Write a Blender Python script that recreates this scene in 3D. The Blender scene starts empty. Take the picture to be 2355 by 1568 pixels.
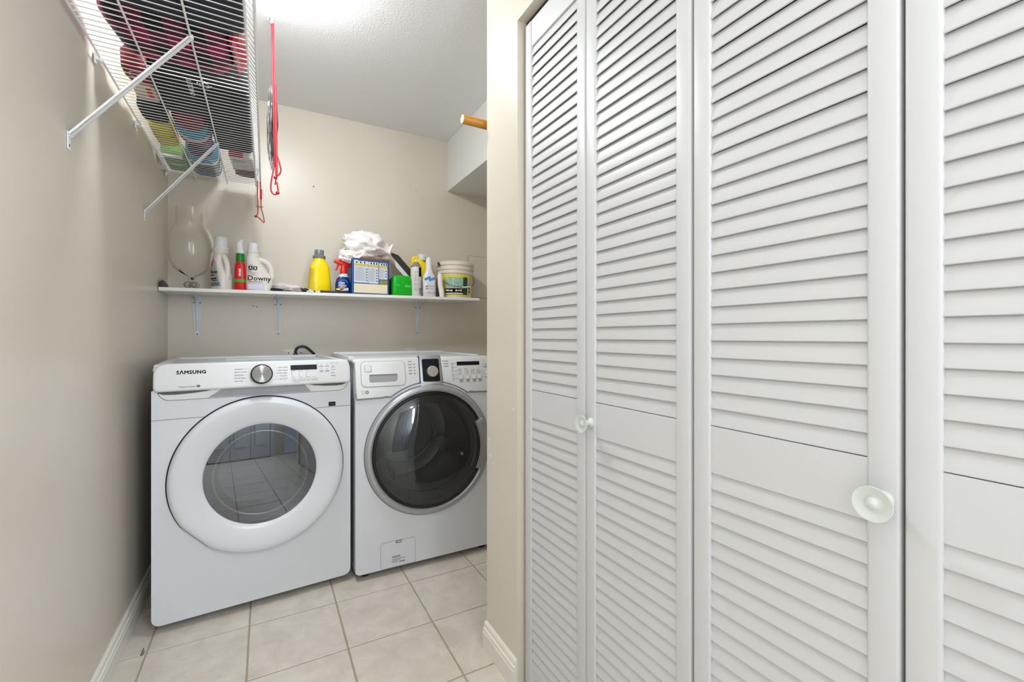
import bpy, bmesh, math, random
from math import sin, cos, pi, radians, atan2, sqrt
from mathutils import Matrix, Vector, noise

random.seed(7)
C = bpy.context.scene.collection
SC = bpy.context.scene

# ------------------------------------------------------------------ camera
ZC = 1.09
cam_d = bpy.data.cameras.new('camera')
cam_d.sensor_fit = 'HORIZONTAL'
cam_d.sensor_width = 36.0
cam_d.lens = 1025.0 / 2355.0 * 36.0
cam_d.shift_y = -10.0 / 2355.0
cam_d.clip_start = 0.02
cam = bpy.data.objects.new('camera', cam_d)
C.objects.link(cam)
cam.location = (0, 0, ZC)
cam.rotation_euler = (radians(90), 0, radians(-28.9))
SC.camera = cam

# ------------------------------------------------------------------ world, lights, exposure
W = bpy.data.worlds.new('world')
SC.world = W
W.use_nodes = True
W.node_tree.nodes['Background'].inputs[0].default_value = (0.80, 0.88, 1.0, 1)
W.node_tree.nodes['Background'].inputs[1].default_value = 0.5
SC.view_settings.view_transform = 'Standard'
SC.view_settings.look = 'None'
SC.view_settings.gamma = 1.0
SC.view_settings.exposure = 0.25
SC.view_settings.use_curve_mapping = False
LAMP_STRENGTH = 124.0
HALL_STRENGTH = 20.0

def area(name, loc, rot, sx, sy, power, col):
    d = bpy.data.lights.new(name, 'AREA')
    d.shape = 'RECTANGLE'; d.size = sx; d.size_y = sy
    d.energy = power; d.color = col
    o = bpy.data.objects.new(name, d); C.objects.link(o)
    o.location = loc; o.rotation_euler = rot
    return o
# added cool fill panel behind the viewpoint on the right, brightening the left wall
area('side_fill', (0.73, -0.52, 1.42), (radians(90), 0, radians(90)), 0.66, 1.3, 40.0, (0.82, 0.91, 1.0))
# added unseen fill light high in the hall, above paths mirrored in the machine windows
area('high_hall_fill', (0.585, -0.83, 1.75), (radians(84), 0, radians(27)), 0.18, 1.2, 7.0, (0.83, 0.92, 1.0))

# ------------------------------------------------------------------ materials
def S(r, g, b):
    f = lambda c: ((c / 255.0) / 12.92) if c <= 10.3 else (((c / 255.0) + 0.055) / 1.055) ** 2.4
    return (f(r), f(g), f(b), 1.0)

MATS = {}
def mat(name, col, rough=0.5, metal=0.0, bump=0.0, bscale=60.0, var=0.0, vscale=6.0, spec=0.5, coat=0.0, sss=0.0, trans=0.0, aniso=0.0):
    if name in MATS: return MATS[name]
    m = bpy.data.materials.new(name); m.use_nodes = True
    nt = m.node_tree; b = nt.nodes['Principled BSDF']
    b.inputs['Base Color'].default_value = col
    b.inputs['Roughness'].default_value = rough
    b.inputs['Metallic'].default_value = metal
    b.inputs['Specular IOR Level'].default_value = spec
    if coat: b.inputs['Coat Weight'].default_value = coat; b.inputs['Coat Roughness'].default_value = 0.08
    if sss:
        b.inputs['Subsurface Weight'].default_value = sss
        b.inputs['Subsurface Radius'].default_value = (0.01, 0.01, 0.01)
    if aniso: b.inputs['Anisotropic'].default_value = aniso
    tc = nt.nodes.new('ShaderNodeTexCoord')
    if bump:
        n = nt.nodes.new('ShaderNodeTexNoise'); n.inputs['Scale'].default_value = bscale; n.inputs['Detail'].default_value = 3
        nt.links.new(tc.outputs['Object'], n.inputs['Vector'])
        bp = nt.nodes.new('ShaderNodeBump'); bp.inputs['Strength'].default_value = bump; bp.inputs['Distance'].default_value = 0.004
        nt.links.new(n.outputs['Fac'], bp.inputs['Height']); nt.links.new(bp.outputs['Normal'], b.inputs['Normal'])
    if var:
        n2 = nt.nodes.new('ShaderNodeTexNoise'); n2.inputs['Scale'].default_value = vscale; n2.inputs['Detail'].default_value = 4
        nt.links.new(tc.outputs['Object'], n2.inputs['Vector'])
        mx = nt.nodes.new('ShaderNodeMix'); mx.data_type = 'RGBA'
        mx.inputs['A'].default_value = tuple(c * (1 - var) for c in col[:3]) + (1,)
        mx.inputs['B'].default_value = tuple(min(1, c * (1 + var)) for c in col[:3]) + (1,)
        nt.links.new(n2.outputs['Fac'], mx.inputs['Factor']); nt.links.new(mx.outputs['Result'], b.inputs['Base Color'])
    MATS[name] = m
    return m

def mat_emit(name, col, strength):
    m = bpy.data.materials.new(name); m.use_nodes = True
    nt = m.node_tree; b = nt.nodes['Principled BSDF']
    b.inputs['Base Color'].default_value = col
    b.inputs['Emission Color'].default_value = col
    b.inputs['Emission Strength'].default_value = strength
    return m

def mat_glass(name, tint, refl=0.06, rough=0.0, gcol=(1, 1, 1, 1), edge=0.5):
    """thin glass: tinted see-through plus a reflection that grows towards grazing angles"""
    m = bpy.data.materials.new(name); m.use_nodes = True
    nt = m.node_tree; nt.nodes.clear()
    out = nt.nodes.new('ShaderNodeOutputMaterial')
    tr = nt.nodes.new('ShaderNodeBsdfTransparent'); tr.inputs[0].default_value = tint
    gl = nt.nodes.new('ShaderNodeBsdfGlossy'); gl.inputs['Roughness'].default_value = rough; gl.inputs['Color'].default_value = gcol
    lw = nt.nodes.new('ShaderNodeLayerWeight'); lw.inputs['Blend'].default_value = edge
    mr = nt.nodes.new('ShaderNodeMapRange')
    mr.inputs['To Min'].default_value = refl; mr.inputs['To Max'].default_value = 1.0
    nt.links.new(lw.outputs['Fresnel'], mr.inputs['Value'])
    mx = nt.nodes.new('ShaderNodeMixShader')
    nt.links.new(mr.outputs['Result'], mx.inputs[0]); nt.links.new(tr.outputs[0], mx.inputs[1]); nt.links.new(gl.outputs[0], mx.inputs[2])
    nt.links.new(mx.outputs[0], out.inputs[0])
    return m

M_WALL = mat('beige_wall_paint', S(211, 202, 188), 0.34, bump=0.05, bscale=260, spec=0.45)
M_CEIL = None
def mat_ceiling():
    m = bpy.data.materials.new('stippled_ceiling_paint'); m.use_nodes = True
    nt = m.node_tree; b = nt.nodes['Principled BSDF']
    b.inputs['Base Color'].default_value = S(238, 238, 237); b.inputs['Roughness'].default_value = 0.8
    tc = nt.nodes.new('ShaderNodeTexCoord')
    n = nt.nodes.new('ShaderNodeTexNoise'); n.inputs['Scale'].default_value = 140; n.inputs['Detail'].default_value = 4; n.inputs['Roughness'].default_value = 0.6
    nt.links.new(tc.outputs['Object'], n.inputs['Vector'])
    r = nt.nodes.new('ShaderNodeMapRange'); r.inputs['From Min'].default_value = 0.45; r.inputs['From Max'].default_value = 0.65
    nt.links.new(n.outputs['Fac'], r.inputs['Value'])
    bp = nt.nodes.new('ShaderNodeBump'); bp.inputs['Strength'].default_value = 0.3; bp.inputs['Distance'].default_value = 0.002
    nt.links.new(r.outputs['Result'], bp.inputs['Height']); nt.links.new(bp.outputs['Normal'], b.inputs['Normal'])
    return m
M_CEIL = mat_ceiling()
def mat_tile():
    m = bpy.data.materials.new('ceramic_floor_tile'); m.use_nodes = True
    nt = m.node_tree; b = nt.nodes['Principled BSDF']
    b.inputs['Roughness'].default_value = 0.38
    tc = nt.nodes.new('ShaderNodeTexCoord')
    oi = nt.nodes.new('ShaderNodeObjectInfo')
    ad = nt.nodes.new('ShaderNodeVectorMath'); ad.operation = 'ADD'
    sc = nt.nodes.new('ShaderNodeVectorMath'); sc.operation = 'SCALE'; sc.inputs['Scale'].default_value = 1.0
    cmb = nt.nodes.new('ShaderNodeCombineXYZ')
    ml = nt.nodes.new('ShaderNodeMath'); ml.operation = 'MULTIPLY'; ml.inputs[1].default_value = 40
    nt.links.new(oi.outputs['Random'], ml.inputs[0]); nt.links.new(ml.outputs[0], cmb.inputs[0]); nt.links.new(ml.outputs[0], cmb.inputs[1])
    nt.links.new(tc.outputs['Object'], ad.inputs[0]); nt.links.new(cmb.outputs[0], ad.inputs[1])
    n = nt.nodes.new('ShaderNodeTexNoise'); n.inputs['Scale'].default_value = 11; n.inputs['Detail'].default_value = 8; n.inputs['Roughness'].default_value = 0.65; n.inputs['Distortion'].default_value = 0.6
    nt.links.new(ad.outputs[0], n.inputs['Vector'])
    cr = nt.nodes.new('ShaderNodeValToRGB')
    cr.color_ramp.elements[0].position = 0.3; cr.color_ramp.elements[0].color = S(194, 185, 172)
    cr.color_ramp.elements[1].position = 0.72; cr.color_ramp.elements[1].color = S(217, 209, 198)
    nt.links.new(n.outputs['Fac'], cr.inputs['Fac']); nt.links.new(cr.outputs['Color'], b.inputs['Base Color'])
    bp = nt.nodes.new('ShaderNodeBump'); bp.inputs['Strength'].default_value = 0.12; bp.inputs['Distance'].default_value = 0.003
    nt.links.new(n.outputs['Fac'], bp.inputs['Height']); nt.links.new(bp.outputs['Normal'], b.inputs['Normal'])
    return m
M_TILE = mat_tile()
M_GROUT = mat('floor_grout', S(170, 155, 136), 0.9, bump=0.3, bscale=200)
M_TRIM = mat('white_trim_paint', S(226, 222, 212), 0.35)
M_DOOR = mat('white_door_paint', S(200, 200, 202), 0.42, spec=0.45)
M_WHITE = mat('white_enamel', S(216, 218, 223), 0.24, spec=0.5)
M_WPLAS = mat('white_plastic', S(222, 222, 223), 0.32)
M_SOFFIT = mat('white_soffit_paint', S(222, 221, 216), 0.6)
M_BLACK = mat('black_plastic', S(18, 18, 19), 0.4)
M_GAP = mat('dark_gap', S(30, 32, 36), 0.7)
M_LINE = mat('grey_seam', S(120, 122, 126), 0.6)
M_PRINT = mat('grey_print', S(88, 90, 94), 0.5)
M_PRINTK = mat('black_print', S(12, 12, 14), 0.8, spec=0.15)
M_PRINTW = mat('white_print', S(240, 240, 240), 0.5)
M_DARKGL = mat('dark_display', S(14, 17, 24), 0.45, spec=0.25)
M_CHROME = mat('brushed_steel', S(190, 190, 188), 0.25, metal=1.0)
M_SILVER = mat('silver_paint', S(176, 178, 182), 0.35, metal=0.55)
M_GREYP = mat('grey_plastic', S(150, 151, 154), 0.45)
M_WIRE = mat('white_vinyl_wire', S(236, 236, 236), 0.35)
M_BRACKET = mat('white_bracket_steel', S(206, 209, 212), 0.4)
M_SHELFB = mat('white_melamine', S(232, 228, 222), 0.4)
M_JUG = mat('white_jug_plastic', S(226, 220, 212), 0.38, sss=0.05)
M_YEL = mat('yellow_jug_plastic', S(250, 218, 8), 0.3)
M_GRCAP = mat('grey_cap_plastic', S(120, 121, 122), 0.35)
M_RED = mat('red_plastic', S(206, 10, 16), 0.3)
M_REDSP = mat('red_sprayer', S(226, 32, 18), 0.35)
M_GREEN = mat('green_plastic', S(10, 172, 26), 0.35)
M_DKGREEN = mat('green_label', S(14, 122, 24), 0.35)
M_BLUE = mat('blue_card', S(30, 76, 140), 0.45)
M_BLUEB = mat('blue_bottle', S(10, 44, 120), 0.2, coat=0.3)
M_LBLUE = mat('light_blue_label', S(30, 120, 200), 0.4)
M_LABEL = mat('white_label', S(222, 226, 228), 0.45)
M_CREAM = mat('cream_label', S(228, 216, 184), 0.5)
M_CARD = mat('brown_cardboard', S(150, 108, 64), 0.8)
M_WOOD = mat('varnished_dowel', S(190, 128, 32), 0.35, var=0.15, vscale=30)
M_WOODE = mat('dowel_end_grain', S(240, 222, 176), 0.7)
M_CORD = mat('red_cord', S(178, 22, 34), 0.6)
M_METALD = mat('dark_drum_steel', S(128, 130, 132), 0.3, metal=0.9)
M_DRUM = mat('dryer_drum_paint', S(150, 156, 160), 0.4, metal=0.3)
M_RUBBER = mat('door_gasket_rubber', S(36, 37, 40), 0.55)
M_BAGP = mat('white_bag_film', S(240, 232, 230), 0.4, sss=0.1)
M_SCREW = mat('dark_screw', S(60, 56, 50), 0.4, metal=0.7)
M_NAVY = mat('navy_nylon', S(26, 27, 38), 0.6, bump=0.2, bscale=30)
M_BLACKN = mat('black_nylon', S(13, 13, 14), 0.8, bump=0.25, bscale=24)
M_KNOB = mat('white_knob_lacquer', S(203, 208, 204), 0.25)
M_GLOVE = mat('grey_glove_fabric', S(214, 206, 203), 0.85, bump=0.4, bscale=80, var=0.12)
M_CLEAR = mat_glass('clear_glass', (0.965, 0.96, 0.95, 1), refl=0.02, rough=0.10, edge=0.13)
M_DRYGL = mat_glass('dryer_window_glass', (0.40, 0.43, 0.47, 1), refl=0.15, rough=0.0, gcol=(0.86, 0.93, 1.0, 1), edge=0.35)
M_WASGL = mat_glass('washer_window_glass', (0.46, 0.47, 0.49, 1), refl=0.055, rough=0.0, gcol=(0.88, 0.94, 1.0, 1), edge=0.3)
M_FILM = mat_glass('clear_plastic_film', (0.80, 0.80, 0.81, 1), refl=0.05, rough=0.35, edge=0.25)

def mat_spun():
    # turned metal: highlights fan out from the middle of the dial
    m = bpy.data.materials.new('spun_steel'); m.use_nodes = True
    nt = m.node_tree; b = nt.nodes['Principled BSDF']
    b.inputs['Base Color'].default_value = S(176, 176, 174); b.inputs['Metallic'].default_value = 1.0
    b.inputs['Roughness'].default_value = 0.3
    tc = nt.nodes.new('ShaderNodeTexCoord'); mp = nt.nodes.new('ShaderNodeMapping'); mp.vector_type = 'POINT'
    mp.inputs['Location'].default_value = (-.349, 0, -.050)
    wv = nt.nodes.new('ShaderNodeTexWave'); wv.wave_type = 'RINGS'; wv.rings_direction = 'Y'; wv.inputs['Scale'].default_value = 420
    bp = nt.nodes.new('ShaderNodeBump'); bp.inputs['Strength'].default_value = 0.5; bp.inputs['Distance'].default_value = 0.0006
    nt.links.new(tc.outputs['Object'], mp.inputs[0]); nt.links.new(mp.outputs[0], wv.inputs['Vector'])
    nt.links.new(wv.outputs['Fac'], bp.inputs['Height']); nt.links.new(bp.outputs['Normal'], b.inputs['Normal'])
    return m
M_DIAL = mat_spun()

# ------------------------------------------------------------------ mesh helpers
class B:
    def __init__(s): s.bm = bmesh.new()
    def box(s, x0, x1, y0, y1, z0, z1, bev=0.0, seg=2):
        r = bmesh.ops.create_cube(s.bm, size=1.0)
        vs = r['verts']
        bmesh.ops.scale(s.bm, verts=vs, vec=(x1 - x0, y1 - y0, z1 - z0))
        bmesh.ops.translate(s.bm, verts=vs, vec=((x0 + x1) / 2, (y0 + y1) / 2, (z0 + z1) / 2))
        if bev > 0:
            es = list({e for v in vs for e in v.link_edges})
            bmesh.ops.bevel(s.bm, geom=es, offset=bev, segments=seg, profile=0.5, affect='EDGES')
        return s
    def prism(s, pts, a0, a1, axis='y', bev=0.0, seg=2, front_only=False):
        """2D outline (u,v) extruded along axis from a0 to a1. axis y: u=x v=z; axis z: u=x v=y; axis x: u=y v=z"""
        def P(u, v, a):
            return {'y': (u, a, v), 'z': (u, v, a), 'x': (a, u, v)}[axis]
        n = len(pts)
        va = [s.bm.verts.new(P(u, v, a0)) for u, v in pts]
        vb = [s.bm.verts.new(P(u, v, a1)) for u, v in pts]
        fa = s.bm.faces.new(va); fb = s.bm.faces.new(list(reversed(vb)))
        fs = [fa, fb]
        for i in range(n):
            fs.append(s.bm.faces.new((va[i], vb[i], vb[(i + 1) % n], va[(i + 1) % n])))
        bmesh.ops.recalc_face_normals(s.bm, faces=fs)
        if bev > 0:
            es = list(fa.edges) + ([] if front_only else list(fb.edges))
            bmesh.ops.bevel(s.bm, geom=es, offset=bev, segments=seg, profile=0.5, affect='EDGES')
        return s
    def lathe(s, prof, axis='z', n=32, c=(0, 0, 0), rmod=None, closed=False):
        """prof: list of (r,h)"""
        rings = []
        for r, h in prof:
            if r < 1e-6:
                rings.append([s.bm.verts.new(s._ax(0, 0, h, axis, c))]); continue
            ring = []
            for i in range(n):
                a = 2 * pi * i / n
                rr = r if rmod is None else rmod(r, a)
                ring.append(s.bm.verts.new(s._ax(rr * cos(a), rr * sin(a), h, axis, c)))
            rings.append(ring)
        fs = []
        pairs = list(zip(rings[:-1], rings[1:]))
        if closed: pairs.append((rings[-1], rings[0]))
        for A, D in pairs:
            if len(A) == 1 and len(D) == 1: continue
            for i in range(n):
                j = (i + 1) % n
                if len(A) == 1: fs.append(s.bm.faces.new((A[0], D[i], D[j])))
                elif len(D) == 1: fs.append(s.bm.faces.new((A[i], A[j], D[0])))
                else: fs.append(s.bm.faces.new((A[i], A[j], D[j], D[i])))
        bmesh.ops.recalc_face_normals(s.bm, faces=fs)
        return s
    def _ax(s, u, v, h, axis, c):
        p = {'z': (u, v, h), 'y': (u, h, v), 'x': (h, u, v)}[axis]
        return (p[0] + c[0], p[1] + c[1], p[2] + c[2])
    def loft(s, secs, n=28, axis='z', cap=True, wob=0.0, sub=0):
        """secs: (h, cx, cy, a, b, p) superellipse sections; axis z: plane xy, axis y: plane (x,z), axis x: plane (y,z)"""
        if sub:
            out = []; m = len(secs)
            for i in range(m - 1):
                q0, q1, q2, q3 = secs[max(i - 1, 0)], secs[i], secs[i + 1], secs[min(i + 2, m - 1)]
                for k in range(sub):
                    t = k / sub; row = []
                    for c0, c1, c2, c3 in zip(q0, q1, q2, q3):
                        if i == 0: c0 = 2 * c1 - c2
                        if i == m - 2: c3 = 2 * c2 - c1
                        v = 0.5 * (2 * c1 + (c2 - c0) * t + (2 * c0 - 5 * c1 + 4 * c2 - c3) * t * t + (3 * c1 - c0 - 3 * c2 + c3) * t ** 3)
                        row.append(min(max(v, min(c1, c2)), max(c1, c2)))
                    out.append(tuple(row))
            out.append(secs[-1]); secs = out
        rings = []
        for h, cx, cy, a, b, p in secs:
            ring = []
            for i in range(n):
                t = 2 * pi * i / n
                ct, st = cos(t), sin(t)
                u = cx + a * math.copysign(abs(ct) ** (2.0 / p), ct)
                v = cy + b * math.copysign(abs(st) ** (2.0 / p), st)
                q = {'z': (u, v, h), 'y': (u, h, v), 'x': (h, u, v)}[axis]
                if wob:
                    w = noise.noise_vector(Vector(q) * 18.0) * wob
                    q = (q[0] + w.x, q[1] + w.y, q[2] + w.z)
                ring.append(s.bm.verts.new(q))
            rings.append(ring)
        fs = []
        for A, D in zip(rings[:-1], rings[1:]):
            for i in range(n):
                j = (i + 1) % n
                fs.append(s.bm.faces.new((A[i], A[j], D[j], D[i])))
        if cap:
            fs.append(s.bm.faces.new(list(reversed(rings[0])))); fs.append(s.bm.faces.new(rings[-1]))
        bmesh.ops.recalc_face_normals(s.bm, faces=fs)
        return s
    def tube(s, pts, r, n=8, smooth=0, closed=False, flat=1.0):
        pts = [Vector(p) for p in pts]
        if smooth:
            out = []
            m = len(pts)
            for i in range(m if closed else m - 1):
                if closed: p0, p1, p2, p3 = pts[(i - 1) % m], pts[i], pts[(i + 1) % m], pts[(i + 2) % m]
                else: p0, p1, p2, p3 = pts[max(i - 1, 0)], pts[i], pts[i + 1], pts[min(i + 2, m - 1)]
                for k in range(smooth):
                    t = k / smooth
                    out.append(0.5 * ((2 * p1) + (p2 - p0) * t + (2 * p0 - 5 * p1 + 4 * p2 - p3) * t * t + (3 * p1 - p0 - 3 * p2 + p3) * t ** 3))
            if not closed: out.append(pts[-1])
            pts = out
        m = len(pts)
        rings = []
        up = None
        for i, p in enumerate(pts):
            if closed: d = pts[(i + 1) % m] - pts[(i - 1) % m]
            else: d = pts[min(i + 1, m - 1)] - pts[max(i - 1, 0)]
            d.normalize()
            if up is None:
                up = Vector((0, 0, 1)) if abs(d.z) < 0.9 else Vector((1, 0, 0))
            sx = d.cross(up)
            if sx.length < 1e-6: sx = d.cross(Vector((1, 0, 0)))
            sx.normalize(); up = sx.cross(d).normalized()
            rr = r[min(i * len(r) // m, len(r) - 1)] if isinstance(r, (list, tuple)) else r
            rings.append([s.bm.verts.new(p + sx * (cos(2 * pi * k / n) * rr) + up * (sin(2 * pi * k / n) * rr * flat)) for k in range(n)])
        fs = []
        for i in range(m if closed else m - 1):
            A, D = rings[i], rings[(i + 1) % m]
            for k in range(n):
                l = (k + 1) % n
                fs.append(s.bm.faces.new((A[k], A[l], D[l], D[k])))
        if not closed:
            fs.append(s.bm.faces.new(list(reversed(rings[0])))); fs.append(s.bm.faces.new(rings[-1]))
        bmesh.ops.recalc_face_normals(s.bm, faces=fs)
        return s
    def plate_hole(s, outer, c, r, a0, a1, n=96):
        """convex-ish outline (x,z) with a round hole, extruded along y"""
        def hit(ang):
            d = (cos(ang), sin(ang)); best = None
            m = len(outer)
            for i in range(m):
                p, q = outer[i], outer[(i + 1) % m]
                ex, ez = q[0] - p[0], q[1] - p[1]
                den = d[0] * ez - d[1] * ex
                if abs(den) < 1e-12: continue
                t = ((p[0] - c[0]) * ez - (p[1] - c[1]) * ex) / den
                k = ((p[0] - c[0]) * d[1] - (p[1] - c[1]) * d[0]) / den
                if t > 0 and -1e-6 <= k <= 1 + 1e-6 and (best is None or t < best): best = t
            return (c[0] + d[0] * best, c[1] + d[1] * best)
        angs = sorted(set([round(2 * pi * i / n, 6) for i in range(n)] + [round(atan2(p[1] - c[1], p[0] - c[0]) % (2 * pi), 6) for p in outer]))
        loops = []
        for a in (a0, a1):
            loops.append(([s.bm.verts.new((hit(t)[0], a, hit(t)[1])) for t in angs], [s.bm.verts.new((c[0] + r * cos(t), a, c[1] + r * sin(t))) for t in angs]))
        m = len(angs); fs = []
        for i in range(m):
            j = (i + 1) % m
            fs.append(s.bm.faces.new((loops[0][0][i], loops[0][0][j], loops[0][1][j], loops[0][1][i])))
            fs.append(s.bm.faces.new((loops[1][0][i], loops[1][1][i], loops[1][1][j], loops[1][0][j])))
            fs.append(s.bm.faces.new((loops[0][0][i], loops[1][0][i], loops[1][0][j], loops[0][0][j])))
            fs.append(s.bm.faces.new((loops[0][1][i], loops[0][1][j], loops[1][1][j], loops[1][1][i])))
        bmesh.ops.recalc_face_normals(s.bm, faces=fs)
        return s
    def xf(s, M):
        bmesh.ops.transform(s.bm, matrix=M, verts=s.bm.verts); return s
    def mesh(s, name, m, smooth=40):
        me = bpy.data.meshes.new(name)
        s.bm.normal_update()
        s.bm.to_mesh(me); s.bm.free()
        if m: me.materials.append(m)
        if smooth:
            me.shade_smooth(); me.set_sharp_from_angle(angle=radians(smooth))
        return me
    def o(s, name, m, parent=None, loc=(0, 0, 0), rot=(0, 0, 0), smooth=40):
        ob = bpy.data.objects.new(name, s.mesh(name, m, smooth))
        C.objects.link(ob); ob.location = loc; ob.rotation_euler = rot
        if parent: ob.parent = parent
        return ob

def patch(src, name, m, test, off=.0006, parent=None):
    """a label that hugs src: copies the faces whose centre passes the test, lifted along their normals"""
    b = B(); me = src.data; vm = {}
    vn = [Vector((0, 0, 0)) for _ in me.vertices]
    for p in me.polygons:
        for vi in p.vertices: vn[vi] += p.normal
    for p in me.polygons:
        if not test(p.center, p.normal): continue
        vs = []
        for vi in p.vertices:
            if vi not in vm: vm[vi] = b.bm.verts.new(me.vertices[vi].co + vn[vi].normalized() * off)
            vs.append(vm[vi])
        b.bm.faces.new(vs)
    return b.o(name, m, parent or src, smooth=60)
def tag(o, label=None, cat=None, group=None, kind=None):
    if label: o['label'] = label
    if cat: o['category'] = cat
    if group: o['group'] = group
    if kind: o['kind'] = kind
    return o
def thing(name, label, cat, loc=(0, 0, 0), rz=0.0, group=None, kind=None, rot=None):
    o = bpy.data.objects.new(name, None); C.objects.link(o)
    o.empty_display_size = 0.05
    o.location = loc; o.rotation_euler = rot if rot else (0, 0, rz)
    return tag(o, label, cat, group, kind)
def link_copy(name, me, parent, loc=(0, 0, 0), rot=(0, 0, 0)):
    ob = bpy.data.objects.new(name, me); C.objects.link(ob)
    ob.location = loc; ob.rotation_euler = rot; ob.parent = parent
    return ob
def rrect(x0, x1, z0, z1, r, seg=6):
    """rounded rectangle; r = radius or (bl, br, tr, tl)"""
    if not isinstance(r, (tuple, list)): r = (r,) * 4
    out = []
    for (cx, cz, a0, q) in ((x0, z0, pi, 0), (x1, z0, 1.5 * pi, 1), (x1, z1, 0, 2), (x0, z1, 0.5 * pi, 3)):
        rr = r[q]
        if rr <= 0: out.append((cx, cz)); continue
        ox = cx + (rr if cx == x0 else -rr); oz = cz + (rr if cz == z0 else -rr)
        for i in range(seg + 1):
            a = a0 + (pi / 2) * i / seg
            out.append((ox + rr * cos(a), oz + rr * sin(a)))
    return out
BOLD = {}
def name_key(cu): return cu.name
def text(body, size, parent, loc, m, rot=(pi / 2, 0, 0), name='lettering', align='LEFT', bold=0.0, sx=1.0, shear=0.0, sp=1.0):
    cu = bpy.data.curves.new(name, 'FONT')
    cu.body = body; cu.size = size; cu.align_x = align; cu.resolution_u = 2
    cu.extrude = 0.00015; BOLD[name_key(cu)] = bold; cu.shear = shear; cu.space_character = sp
    cu.materials.append(m)
    ob = bpy.data.objects.new(name, cu); C.objects.link(ob)
    ob.location = loc; ob.rotation_euler = rot; ob.scale = (sx, 1, 1); ob.parent = parent
    return ob
def strokes(rects, y, parent, m, name='small_print', th=0.0004):
    b = B()
    for x0, x1, z0, z1 in rects: b.box(x0, x1, y - th, y, z0, z1)
    return tag(b.o(name, m, parent, smooth=0), kind='stuff')

# ================================================================== ROOM
XL, XR, YB, ZT = -0.445, 0.68, 2.88, 2.42
YF = -0.88           # wall behind the camera
XA = 1.62            # far right side of the laundry alcove
YA = 1.414           # where the pillar ends and the alcove opens
YJ = 1.197           # closet jamb

fl = B().box(XL - .1, XA + .1, YF - .1, YB + .1, -0.12, -0.004).o('floor', M_GROUT, smooth=0)
tag(fl, 'floor of square beige ceramic tiles with tan grout', 'floor', kind='structure')
px = [-0.361 + 0.3065 * i for i in range(-1, 8)]
py = [1.641 + 0.3085 * j for j in range(-10, 6)]
G = 0.0028
k = 0
for i in range(len(px) - 1):
    for j in range(len(py) - 1):
        x0, x1 = max(px[i] + G, XL), min(px[i + 1] - G, XA)
        y0, y1 = max(py[j] + G, YF), min(py[j + 1] - G, YB)
        if x1 - x0 < .01 or y1 - y0 < .01: continue
        if x0 > XR + .05 and y1 < YJ - .65: continue
        cx, cy = (x0 + x1) / 2, (y0 + y1) / 2
        h = random.uniform(-.0004, .0004)
        B().box(x0 - cx, x1 - cx, y0 - cy, y1 - cy, -0.006, h, 0.0012, 1).o('tile', M_TILE, fl, (cx, cy, 0), smooth=30)

def struct(ob, label, cat): return tag(ob, label, cat, kind='structure')
struct(B().box(XL - .1, XL, -.12, YB + .1, 0, ZT + .1).box(XL - .1, XL, YF, -.12, 0, ZT + .1).o('wall_left', M_WALL, smooth=0), 'beige painted wall on the left carrying the wire shelf', 'wall')
wb = struct(B().box(XL, XA + .1, YB, YB + .1, 0, ZT + .1).o('wall_back', M_WALL, smooth=0), 'beige painted back wall behind the washer and dryer', 'wall')
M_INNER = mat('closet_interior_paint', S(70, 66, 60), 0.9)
wr = B()
wr.box(XR, XA, YJ, YA, 0, ZT + .1)                       # pillar block beside the closet
wr.box(XR, XR + .11, -0.075, YJ, 2.066, ZT + .1)         # header over the bifold doors
wr.box(XR, XR + .11, YF, -0.16, 2.08, ZT + .1).box(XR, XR + .11, -0.16, -0.075, 0, ZT + .1)             # wall past the closet, out of view
wr = struct(wr.o('wall_right', M_WALL, smooth=0), 'beige painted wall and pillar framing the louvered closet', 'wall')
struct(B().box(XA, XA + .1, YA, YB, 0, ZT + .1).o('wall_alcove', M_WALL, smooth=0), 'beige side wall of the laundry alcove hidden by the pillar', 'wall')
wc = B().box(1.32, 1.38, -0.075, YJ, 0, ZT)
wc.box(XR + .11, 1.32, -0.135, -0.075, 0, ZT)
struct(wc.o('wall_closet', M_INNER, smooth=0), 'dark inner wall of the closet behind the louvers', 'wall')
struct(B().box(XL - .1, XA + .1, YF - .1, YB + .1, ZT, ZT + .12).o('ceiling', M_CEIL, smooth=0), 'white stippled ceiling over the laundry alcove', 'ceiling')
struct(B().box(XL, XR, YF - .1, YF, 0, ZT + .1).o('wall_front', M_WALL, smooth=0), 'beige wall behind the viewpoint holding a white panel door', 'wall')
struct(B().box(1.086, XA, YA, YB, 2.083, ZT).o('ceiling_soffit', M_SOFFIT, smooth=0), 'white boxed soffit under the ceiling at the right of the alcove', 'soffit')

# baseboards with a moulded top
def base_prof(d, h):
    return [(0, 0), (d, 0), (d, h * .62), (d * .86, h * .66), (d * .86, h * .76), (d * .55, h * .80), (d * .62, h * .86), (d * .5, h * .95), (d * .25, h), (0, h)]
pr = [(XL + u, v) for u, v in base_prof(.015, .092)]
struct(B().prism(pr, YF, YB, 'y').o('baseboard_left', M_TRIM, smooth=20), 'white moulded baseboard along the left wall', 'baseboard')
pr = [(XR - u, v) for u, v in base_prof(.015, .092)]
struct(B().prism(pr, YJ, YA + .004, 'y').o('baseboard_right', M_TRIM, smooth=20), 'short white moulded baseboard at the foot of the pillar', 'baseboard')

# door track under the header
struct(B().box(XR + .030, XR + .05, -0.07, YJ - .002, 2.050, 2.066, .002, 1).o('trim_1', M_GAP, smooth=0), 'dark metal bifold track under the closet header', 'track')

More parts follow.
